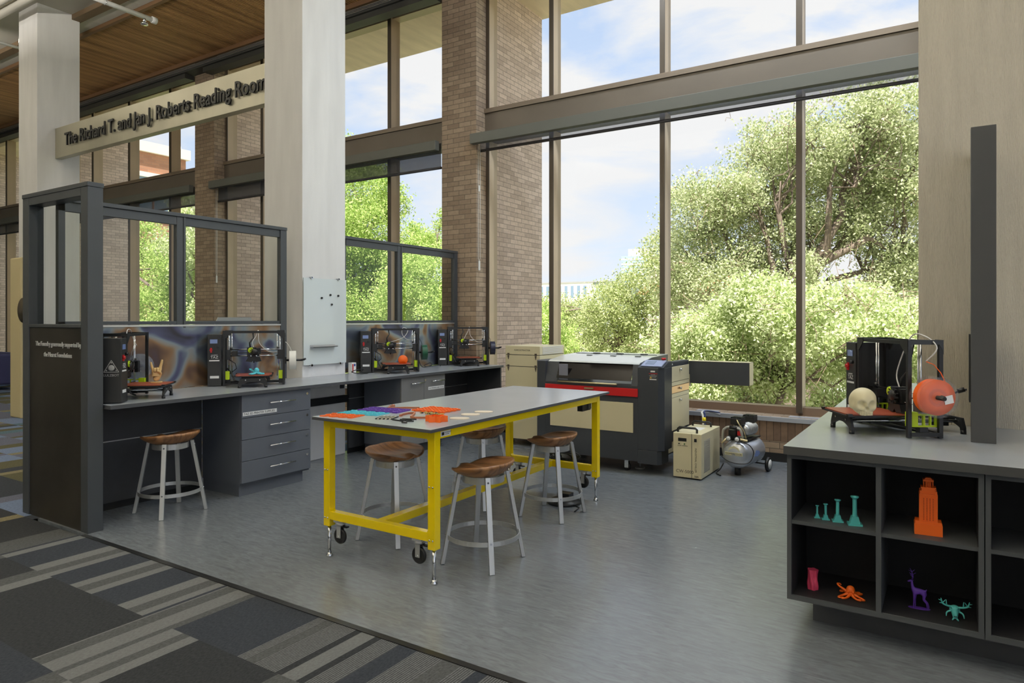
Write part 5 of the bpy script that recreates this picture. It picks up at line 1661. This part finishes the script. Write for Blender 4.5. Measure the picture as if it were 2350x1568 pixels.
    MB().box(-0.165, 0.165, bed_y - 0.165, bed_y + 0.165, 0.096, 0.103).box(-0.10, 0.10, bed_y - 0.10, bed_y + 0.10, 0.080, 0.096).build('bed_carrier', M_black, bd_)
    for sx in (-1, 1):
        for sy in (-1, 1):
            MB().box(sx * 0.155 - 0.012, sx * 0.155 + 0.012, bed_y + sy * 0.155 - 0.012, bed_y + sy * 0.155 + 0.012, 0.103, 0.112).build('bed_clip', M_black_g, bd_)
    for x in (-0.075, 0.075):
        MB().cyl((x, -0.30, 0.066), (x, 0.29, 0.066), 0.006, 8).build('y_rod', M_chrome, b)
    for y in (-0.31, 0.285):
        lg = MB()
        pts = [(-0.125, 0.0), (-0.100, 0.0), (-0.092, 0.03)] + [(-0.085 + 0.17 * i / 8, 0.035 + 0.020 * math.sin(PI * i / 8)) for i in range(9)] + [(0.092, 0.03), (0.100, 0.0), (0.125, 0.0), (0.125, 0.035), (0.105, 0.085), (-0.105, 0.085), (-0.125, 0.035)]
        lg.prism(pts, y, y + 0.014, 'y')
        lg.cyl((-0.112, y + 0.007, 0.0), (-0.112, y + 0.007, 0.02), 0.014, 10).cyl((0.112, y + 0.007, 0.0), (0.112, y + 0.007, 0.02), 0.014, 10)
        lg.build('bed_leg', M_black, b)
        MB().cyl((-0.06, y - 0.001, 0.07), (-0.06, y - 0.004, 0.07), 0.006, 8).cyl((0.06, y - 0.001, 0.07), (0.06, y - 0.004, 0.07), 0.006, 8).build('bolt', M_chrome, b)
    MB().box(-0.035, 0.035, -0.30, 0.285, 0.05, 0.058).box(-0.03, 0.02, 0.20, 0.27, 0.03, 0.075).build('y_belt', M_black, b)
    MB().tube([(-0.24, -0.02, 0.16), (-0.20, -0.05, 0.12), (-0.17, -0.09, 0.05), (-0.10, -0.10, 0.03)], 0.007, 6).tube([(-0.235, 0.0, gz - 0.03), (-0.17, -0.02, gz - 0.07), (-0.16, 0, gz - 0.12), (-0.22, 0.0, gz - 0.17)], 0.004, 6).build('cable', M_black, b)
    # spool on an arm at the side
    sz = 0.225
    MB().box(0.272, 0.282, -0.02, 0.02, sz - 0.03, sz + 0.03).cyl((0.28, 0, sz), (0.43, 0, sz), 0.011, 10).tube([(0.42, 0, sz), (0.445, -0.012, sz + 0.006), (0.455, -0.03, sz + 0.012)], 0.010, 8).build('spool_arm', M_black, b)
    x0, x1, rr = 0.305, 0.375, 0.104
    sp = MB()
    for x in (x0, x1):
        sp.lathe([(0.045, -0.0015), (rr, -0.0015), (rr, 0.0015), (0.045, 0.0015)], (x, 0, sz), 36, axis='x')
    sp.lathe([(0.030, x0), (0.045, x0), (0.045, x1), (0.030, x1), (0.030, x0)], (0, 0, sz), 24, axis='x')
    s1 = sp.build('spool', mix_transp('spool_clear', (190, 194, 206), 0.09, 0.15) if spool is not None else mix_transp('spool_clear_empty', (176, 184, 196), 0.3, 0.15), b)
    if spool is not None:
        wd = MB()
        k = 14
        prof = [(0.046, x0 + 0.003)]
        for i in range(k):
            xx = x0 + 0.004 + (x1 - x0 - 0.008) * i / (k - 1)
            prof.append((0.088 + 0.0018 * (i % 2), xx))
        prof.append((0.046, x1 - 0.003))
        wd.lathe(prof, (0, 0, sz), 36, axis='x')
        wd.build('filament', spool, s1)
    MB().prism([(0.035, sz - 0.035), (0.078, sz - 0.025), (0.070, sz + 0.015), (0.028, sz + 0.005)], x1 + 0.0018, x1 + 0.0026, 'x').build('spool_label', M_white, s1)
    tw = mat('clear_tube', (226, 224, 220), 0.3)
    fm = spool if spool is not None else tw
    MB().tube([(x0 + 0.03, 0.07, sz + 0.055), (x0 + 0.01, 0.05, sz + 0.12), (0.29, 0.03, sz + 0.16), (0.275, 0.0, 0.40)], 0.0026, 6).build('filament_strand', fm, b)
    if tube == 0:
        pts = [(0.25, 0.03, gz + 0.04), (0.20, 0.0, gz + 0.03), (0.12, -0.01, gz + 0.04), (0.04, 0.0, gz + 0.12), (0.03, 0.02, H + 0.005), (0.01, 0.02, H - 0.05), (-0.02, 0.0, gz + 0.13), (hx, -0.02, gz + 0.075)]
    elif tube == 1:
        pts = [(0.24, 0.02, gz + 0.10), (0.15, 0.0, gz + 0.10), (0.09, 0.0, gz + 0.15), (0.08, 0.01, H - 0.03), (0.10, 0.02, H + 0.012), (0.15, 0.02, H - 0.02), (0.11, 0.0, gz + 0.14), (0.03, 0.0, gz + 0.10), (hx, -0.02, gz + 0.075)]
    else:
        pts = [(0.27, 0.0, 0.40), (0.30, 0.04, 0.47), (0.22, 0.03, H + 0.02), (0.1, 0.02, H + 0.015), (0.0, 0.0, gz + 0.16), (hx, -0.02, gz + 0.075)]
    MB().tube(smooth_path(pts, 6), 0.0035, 6).build('guide_tube', tw, b)
    return b
m_wf = mat('white_filament', (240, 238, 230), 0.5)
m_gf = mat('green_filament', (22, 78, 52), 0.4)
m_nf = mat('navy_filament', (34, 36, 60), 0.4)
m_of = mat('orange_filament', (246, 104, 24), 0.35)
printer((-5.452, 2.878, 0.90), 135.1, 'black open frame printer with a tan hand model, beside the end panel', None, deep=0.045, head=-0.10, gz=0.22, tube=2, bed_y=-0.16)
printer((-5.515, 4.11, 0.90), 50, 'black open frame printer with a white filament spool, above the drawer cabinet', m_wf, head=-0.01, gz=0.275, tube=0, bed_y=-0.13)
printer((-5.46, 5.985, 0.90), 49, 'black open frame printer with a green spool and an orange disc on its bed', m_gf, head=-0.06, gz=0.275, tube=1, bed_y=-0.13)
printer((-5.484, 7.44, 0.90), 42, 'black open frame printer with a dark blue spool near the brick pier', m_nf, head=-0.05, gz=0.275, tube=0, bed_y=-0.10)
printer((-0.245, 4.345, 0.90), -58.5, 'black open frame printer with a large orange spool, on the broad worktop', m_of, head=0.06, gz=0.17, tube=2, bed_y=-0.18)
tag(MB().tube(smooth_path([(-0.03, 4.25, 1.06), (0.0, 4.24, 1.11), (0.04, 4.24, 1.145), (0.075, 4.24, 1.155)], 5), 0.005, 8).cyl((0.035, 4.24, 1.143), (0.066, 4.24, 1.155), 0.012, 8).build('power_cord', M_black), 'short black power cord plugged into the steel partition post', 'cord')
tag(MB().tube(smooth_path([(-5.60, 6.55, 1.10), (-5.60, 6.60, 0.95), (-5.62, 6.70, 0.907), (-5.58, 6.80, 0.93), (-5.66, 6.86, 0.95), (-5.70, 6.80, 0.92), (-5.62, 6.76, 0.91), (-5.55, 6.90, 0.925), (-5.60, 7.0, 0.907)], 5), 0.005, 7).build('power_cord', M_black), 'tangled black cord on the worktop between the last two printers', 'cord')
tag(MB().tube(smooth_path([(-5.66, 5.60, 0.907), (-5.60, 5.60, 0.95), (-5.58, 5.50, 0.955), (-5.62, 5.44, 0.93), (-5.56, 5.52, 0.907), (-5.55, 5.62, 0.907)], 5), 0.005, 7).build('power_cord', M_black), 'looped black cord on the worktop beside the small white box', 'cord').location = (0.03, -0.02, 0)
# ================================================================ PRINTED FIGURES
def chain(m, pts, rs, n=10, mi=0, k=4):
    """tapered limb through pts with matching radii"""
    P_ = smooth_path(pts, k)
    r_ = []
    for i in range(len(rs) - 1):
        for j in range(k):
            r_.append(rs[i] + (rs[i + 1] - rs[i]) * j / k)
    r_.append(rs[-1])
    m.tube(P_, r_, n, mi)
def skinned(name, verts, edges, rad, mt, sub=2, parent=None):
    me = bpy.data.meshes.new(name)
    me.from_pydata(verts, edges, [])
    o = bpy.data.objects.new(name, me)
    COL.objects.link(o)
    if parent: o.parent = parent
    sk = o.modifiers.new('skin', 'SKIN')
    for v_, r in zip(me.skin_vertices[0].data, rad):
        v_.radius = (r, r)
    me.skin_vertices[0].data[0].use_root = True
    s_ = o.modifiers.new('sub', 'SUBSURF')
    s_.levels = sub
    s_.render_levels = sub
    bpy.context.view_layer.update()
    dg = bpy.context.evaluated_depsgraph_get()
    me2 = bpy.data.meshes.new_from_object(o.evaluated_get(dg))
    o.modifiers.clear()
    o.data = me2
    me2.materials.clear()
    me2.materials.append(mt)
    for p_ in me2.polygons:
        p_.use_smooth = True
        p_.material_index = 0
    return o
# --- hand making the horns sign, on the first printer bed
root = thing('hand_model', 'tan printed hand with the first and little fingers raised, on the first printer bed', 'hand model', (-5.34, 3.06, 1.0095), R(60))
S = 0.00122
V = [(0, 0, 8), (0, 0, 30), (0, 0, 52), (-20, 0, 80), (-7, 0, 84), (7, 0, 84), (20, 0, 80),
     (-24, 0, 100), (-29, -1, 120), (-31, -1, 138),          # little finger, raised
     (25, 0, 106), (31, -1, 130), (35, -1, 152),             # first finger, raised
     (-8, -10, 96), (-8, -24, 90), (-7, -23, 72),            # folded ring
     (8, -10, 98), (8, -25, 92), (7, -24, 72),               # folded middle
     (20, -6, 48), (27, -16, 62), (16, -29, 76), (2, -32, 79)]    # thumb across the folded fingers
E_ = [(0, 1), (1, 2), (2, 3), (2, 4), (2, 5), (2, 6), (3, 7), (7, 8), (8, 9), (6, 10), (10, 11), (11, 12), (4, 13), (13, 14), (14, 15), (5, 16), (16, 17), (17, 18), (1, 19), (19, 20), (20, 21), (21, 22)]
RR = [20, 22, 25, 14, 15, 15, 15, 9.5, 8, 6, 10.5, 9, 6.5, 9.5, 9, 7.5, 10, 9.5, 8, 11, 9.5, 8.5, 7]
RR = [r * 0.95 for r in RR]
skinned('hand', [(x * S, y * S, z * S) for x, y, z in V], E_, [r * S for r in RR], M_hand, 2, root)
MB().prism([(0.045 * math.cos(2 * PI * i / 20), 0.032 * math.sin(2 * PI * i / 20)) for i in range(20)], 0, 0.009).build('base', M_hand, root, bevel=0.002)
# --- octopuses
def octopus(name, label, loc, mt, s, rz):
    root = thing(name, label, 'octopus figure', loc, rz)
    m = MB()
    m.ball((0, 0, 0.030 * s), 0.020 * s, 20, 0, (1, 1, 1.1))
    m.ball((0, -0.004 * s, 0.016 * s), 0.016 * s, 16, 0, (1, 1, 0.8))
    m.build('head', mt, root)
    e_ = MB()
    for sx in (-1, 1):
        e_.ball((sx * 0.010 * s, -0.016 * s, 0.026 * s), 0.005 * s, 10)
    e_.build('eye', mt, root)
    rg = random.Random(3)
    for i in range(8):
        a = 2 * PI * (i + 0.5) / 8
        c, s_ = math.cos(a), math.sin(a)
        L = s * (0.062 + 0.008 * rg.random())
        up = 0.018 * s if i in (3,) else 0.0
        side = (-1) ** i
        pts = [(c * 0.010 * s, s_ * 0.010 * s, 0.014 * s), (c * L * .45, s_ * L * .45, 0.008 * s + up), (c * L * .8 - s_ * 0.006 * s * side, s_ * L * .8 + c * 0.006 * s * side, 0.0045 * s + up * 1.6),
               (c * L - s_ * 0.016 * s * side, s_ * L + c * 0.016 * s * side, 0.004 * s + up * 2), (c * L * .86 - s_ * 0.024 * s * side, s_ * L * .86 + c * 0.024 * s * side, 0.004 * s + up * 2), (c * L * .74 - s_ * 0.014 * s * side, s_ * L * .74 + c * 0.014 * s * side, 0.004 * s + up * 2)]
        t = MB()
        chain(t, pts, [0.0095 * s, 0.0062 * s, 0.0048 * s, 0.004 * s, 0.0034 * s, 0.0024 * s], 8)
        t.build('tentacle', mt, root)
    return root
octopus('octopus_figure', 'bright blue printed octopus on the printer bed above the drawers', (-5.38, 4.03, 1.0095), M_cyan, 1.15, R(50))
octopus('octopus_figure', 'orange printed octopus on the bottom shelf beside the pink cup', (-0.405, 3.68, 0.1715), M_or, 1.0, R(10))
# --- orange disc
tag(MB().lathe([(0.0, -0.012), (0.052, -0.012), (0.054, -0.008), (0.054, 0.008), (0.052, 0.012), (0.0, 0.012)], (-5.29, 5.93, 1.0095 + 0.040), 36, axis='y').build('orange_disc', M_or), 'upright orange printed disc on the bed of the third printer', 'disc').rotation_euler = (0, 0, 0)
o = bpy.data.objects['orange_disc']
me = o.data
c0 = Vector((-5.29, 5.93, 0))
rot = Matrix.Translation(c0) @ Matrix.Rotation(R(49), 4, 'Z') @ Matrix.Translation(-c0)
me.transform(rot)
for v_ in me.vertices:
    if v_.co.z < 1.0096:
        v_.co.z = 1.0096
# --- skull
def skull_fn(d):
    q = 1.0
    def dent(dx, dy, dz, w, a, p=2):
        n_ = Vector((dx, dy, dz)).normalized()
        ang = d.angle(n_)
        return a * math.exp(-(ang / w) ** p)
    # face looks along -Y
    for sx in (-1, 1):
        q -= dent(sx * 0.36, -0.90, -0.12, 0.25, 0.30, 4)     # eye sockets
        q += dent(sx * 0.38, -0.86, 0.16, 0.20, 0.045)         # brow
        q += dent(sx * 0.62, -0.74, -0.42, 0.20, 0.085)        # cheekbone
        q -= dent(sx * 0.98, -0.30, 0.0, 0.34, 0.10)           # temple
        q -= dent(sx * 0.60, -0.60, -0.86, 0.24, 0.24)         # hollow beside the jaw
    q -= dent(0, -0.92, -0.42, 0.11, 0.26, 3)                 # nose opening
    q += dent(0, -0.98, -0.22, 0.08, 0.05)
    q += dent(0, -0.66, -0.80, 0.30, 0.12)                     # teeth and chin
    q -= dent(0, -0.70, -0.68, 0.05, 0.03)
    if d.z < -0.55 and d.y > -0.2:
        q -= 0.10
    return q
root = thing('skull_model', 'pale printed human skull resting on the right printer bed', 'skull model', (-0.385, 4.03, 1.0095), R(24))
root['label'] = 'pale printed human skull resting on the bed in front of the orange spool printer'
m = MB()
m.ball((0, 0, 0.074), 0.074, 96, 0, (0.92, 1.0, 1.0), skull_fn)
m.v = [(x, y, max(z, 0.0)) for x, y, z in m.v]
m.build('cranium', M_skull, root)
te = MB()
for i in range(-4, 5):
    a = i * 0.14
    te.box(math.sin(a) * 0.052 - 0.0028, math.sin(a) * 0.052 + 0.0028, -math.cos(a) * 0.068 + 0.004, -math.cos(a) * 0.068 + 0.012, 0.020, 0.0305)
    te.box(math.sin(a) * 0.052 - 0.0026, math.sin(a) * 0.052 + 0.0026, -math.cos(a) * 0.068 + 0.005, -math.cos(a) * 0.068 + 0.012, 0.009, 0.0195)
te.build('teeth', M_skull, root)
# --- tower
root = thing('tower_model', 'orange printed model of a tall university tower on the upper shelf', 'tower model', (-0.083, 3.665, 0.5355), R(4))
m = MB()
m.box(-0.055, 0.055, -0.035, 0.035, 0, 0.050)
m.box(-0.052, 0.052, -0.032, 0.032, 0.050, 0.062)
m.build('base', M_or, root)
m = MB()
core = 0.032
m.box(-0.036, 0.036, -0.028, 0.028, 0.062, 0.178)
for i in range(14):
    m.box(-0.036, 0.036, -0.0285, -0.028, 0.068 + i * 0.008, 0.0715 + i * 0.008)
for x in (-0.030, -0.036, 0.025, 0.031):
    m.box(x, x + 0.005, -0.031, -0.028, 0.062, 0.178)
for x in (-0.014, -0.002, 0.010):
    m.box(x - 0.001, x + 0.005, -0.0305, -0.028, 0.062, 0.172)
m.build('shaft', M_or, root)
w = MB()
for i in range(14):
    for x in (-0.020, -0.0075, 0.0045, 0.0165):
        w.box(x, x + 0.0035, -0.0292, -0.0284, 0.068 + i * 0.0073, 0.0715 + i * 0.0073)
w.build('window_row', mat('orange_recess_shade', (150, 58, 10), 0.7), root)  # window holes as flat bars, their shade put into darker orange
m = MB()
m.box(-0.036, 0.036, -0.03, 0.03, 0.178, 0.186)
for sx in (-1, 1):
    m.box(sx * 0.030 - 0.004, sx * 0.030 + 0.004, -0.028, -0.02, 0.186, 0.200)
    m.box(sx * 0.030 - 0.004, sx * 0.030 + 0.004, 0.02, 0.028, 0.186, 0.200)
m.box(-0.027, 0.027, -0.024, 0.024, 0.186, 0.212)
m.box(-0.030, 0.030, -0.026, 0.026, 0.212, 0.216)
m.box(-0.012, 0.012, -0.014, 0.014, 0.216, 0.245)
for x in (-0.018, -0.009, 0.0, 0.009, 0.018):
    for y in (-0.018, 0.018):
        m.cyl((x, y, 0.216), (x, y, 0.242), 0.0022, 6)
m.box(-0.021, 0.021, -0.021, 0.021, 0.242, 0.250)
m.prism([(-0.016, 0.250), (0.016, 0.250), (0.009, 0.258), (-0.009, 0.258)], -0.014, 0.014, 'y')
m.build('belfry', M_or, root)
# --- columns of growing height
hs = [0.062, 0.078, 0.108, 0.138]
labs = ['smallest of four turquoise printed columns on the upper shelf', 'second smallest turquoise printed column in the row of four', 'second tallest turquoise printed column in the row of four', 'tallest turquoise printed column, nearest the shelf divider']
for (x, y), h_, lb in zip(((-0.552, 3.66), (-0.512, 3.65), (-0.458, 3.645), (-0.382, 3.632)), hs, labs):
    root = thing('column_model', lb, 'column model', (x, y, 0.5355), R(15), 'turquoise printed columns')
    q = h_ / 0.138
    MB().box(-0.031 * q, 0.031 * q, -0.026 * q, 0.026 * q, 0, 0.009 * q).prism([(-0.022 * q, 0.009 * q), (0.022 * q, 0.009 * q), (0.014 * q, 0.042 * q), (-0.014 * q, 0.042 * q)], -0.018 * q, 0.018 * q, 'y').build('base', M_teal, root)
    MB().lathe([(0.0105 * q, 0.042 * q)] + [(0.0095 * q + 0.0006 * q * (i % 2), (0.044 + i * 0.0042) * q) for i in range(20)] + [(0.010 * q, 0.127 * q)], (0, 0, 0), 18).build('shaft', M_teal, root)
    MB().lathe([(0.010 * q, 0.124 * q), (0.017 * q, 0.130 * q), (0.019 * q, 0.134 * q), (0.018 * q, 0.137 * q), (0.0, 0.138 * q)], (0, 0, 0), 18).build('capital', M_teal, root)
# --- pink twisted cup
m = MB()
n, k = 24, 14
vs, fs = [], []
for i in range(k + 1):
    h_ = 0.098 * i / k
    for j in range(n):
        a = 2 * PI * j / n
        r = 0.0225 + 0.003 * math.cos(5 * a + i * 0.35) + 0.002 * math.sin(i * 0.5)
        vs.append((r * math.cos(a), r * math.sin(a), h_))
for i in range(k):
    for j in range(n):
        fs.append((i * n + j, i * n + (j + 1) % n, (i + 1) * n + (j + 1) % n, (i + 1) * n + j))
fs.append(tuple(range(n))[::-1]); fs.append(tuple(k * n + j for j in range(n)))
m.add(vs, fs, 0, False)
o = m.build('pink_cup', mat('pink_print', (216, 70, 104), 0.55))
o.location = (-0.575, 3.68, 0.1715)
tag(o, 'pink twisted printed cup on the bottom shelf at its outer end', 'cup')
# --- purple deer
root = thing('deer_figure', 'slender purple printed deer standing on the bottom shelf', 'deer figure', (-0.125, 3.70, 0.1712), R(8))
S = 0.0010
V = [(22, 0, 78), (8, 0, 80), (-8, 0, 82), (-18, 0, 86), (-22, 0, 100), (-24, 0, 116), (-24, 0, 126), (-34, 0, 122), (-42, 0, 119),
     (-14, -6, 66), (-16, -8, 42), (-18, -8, 8), (-20, -8, 3), (-8, 6, 64), (-10, 8, 40), (-9, 8, 8), (-11, 8, 3),
     (26, -7, 64), (22, -8, 44), (34, -8, 30), (38, -8, 6), (35, -8, 3), (28, 7, 62), (26, 8, 42), (40, 8, 28), (46, 8, 8), (43, 8, 3), (32, 0, 84), (36, 0, 92)]
E_ = [(0, 1), (1, 2), (2, 3), (3, 4), (4, 5), (5, 6), (6, 7), (7, 8), (2, 9), (9, 10), (10, 11), (11, 12), (2, 13), (13, 14), (14, 15), (15, 16), (0, 17), (17, 18), (18, 19), (19, 20), (20, 21), (0, 22), (22, 23), (23, 24), (24, 25), (25, 26), (0, 27), (27, 28)]
RR = [12, 12.5, 13.5, 11, 7, 6, 6, 4.5, 3, 7, 3.5, 2.4, 2.8, 7, 3.5, 2.4, 2.8, 8, 4.5, 3, 2.2, 2.8, 8, 4.5, 3, 2.2, 2.8, 3.5, 2]
skinned('body', [(x * S, y * S, z * S) for x, y, z in V], E_, [r * S for r in RR], M_purple, 2, root)
an = MB()
for sy in (-1, 1):
    b0 = Vector((-24, sy * 2.5, 130)) * S
    main = [b0, b0 + Vector((4, sy * 10, 14)) * S, b0 + Vector((2, sy * 16, 30)) * S, b0 + Vector((-6, sy * 16, 46)) * S]
    chain(an, main, [0.0020, 0.0018, 0.0015, 0.0009], 6)
    for f_, dv in ((1, (-12, sy * 2, 12)), (2, (12, sy * 4, 10)), (2, (-14, sy * 1, 6))):
        an.tube([main[f_], main[f_] + Vector(dv) * S], [0.0015, 0.0007], 6)
    an.tube([b0 + Vector((2, sy * 3, -3)) * S, b0 + Vector((6, sy * 10, 1)) * S], [0.002, 0.0008], 6)
an.build('antlers', M_purple, root)
MB().prism([(0.045 * math.cos(2 * PI * i / 16) + 0.006, 0.016 * math.sin(2 * PI * i / 16)) for i in range(16)], 0, 0.0028).build('base', M_purple, root)
# --- turquoise antlered skull
root = thing('antler_skull_figure', 'turquoise printed animal skull with branching antlers on the bottom shelf', 'skull figure', (0.020, 3.655, 0.1715), R(5))
m = MB()
def askull(d):
    q = 1.0
    for sx in (-1, 1):
        n_ = Vector((sx * 0.65, -0.5, 0.1)).normalized()
        q -= 0.35 * math.exp(-(d.angle(n_) / 0.3) ** 4)
    return q
m.ball((0, 0.006, 0.042), 0.020, 28, 0, (1.05, 1.0, 0.9), askull)
chain(m, [(0, 0.0, 0.038), (0, -0.008, 0.022), (0, -0.013, 0.006)], [0.016, 0.012, 0.008], 12)
m.build('cranium', M_teal, root)
m = MB()
for sx in (-1, 1):
    m.cyl((sx * 0.0028, -0.016, 0.018), (sx * 0.0028, -0.0215, 0.018), 0.0024, 8)
m.build('nostril', M_black, root)
m = MB()
for sx in (-1, 1):
    chain(m, [(sx * 0.012, 0.002, 0.036), (sx * 0.030, -0.004, 0.028), (sx * 0.034, -0.012, 0.012)], [0.005, 0.0035, 0.002], 7)
    chain(m, [(sx * 0.004, -0.012, 0.010), (sx * 0.010, -0.020, 0.004), (sx * 0.012, -0.022, 0.0015)], [0.005, 0.003, 0.0018], 7)
m.build('jaw', M_teal, root)
m = MB()
for sx in (-1, 1):
    main = [Vector((sx * 0.012, 0.004, 0.052)), Vector((sx * 0.032, 0.0, 0.056)), Vector((sx * 0.048, -0.006, 0.066)), Vector((sx * 0.054, -0.010, 0.088))]
    chain(m, main, [0.0052, 0.0044, 0.004, 0.0016], 7)
    m.tube([main[1], main[1] + Vector((sx * 0.001, -0.002, 0.026))], [0.0036, 0.0012], 6)
    m.tube([main[2], main[2] + Vector((-sx * 0.012, -0.004, 0.018))], [0.003, 0.001], 6)
    m.tube([main[2], main[2] + Vector((sx * 0.012, -0.004, 0.000))], [0.003, 0.001], 6)
    m.tube([main[3] * 0.5 + main[2] * 0.5, main[3] + Vector((sx * 0.010, -0.003, -0.006))], [0.0026, 0.0009], 6)
m.build('antlers', M_teal, root)
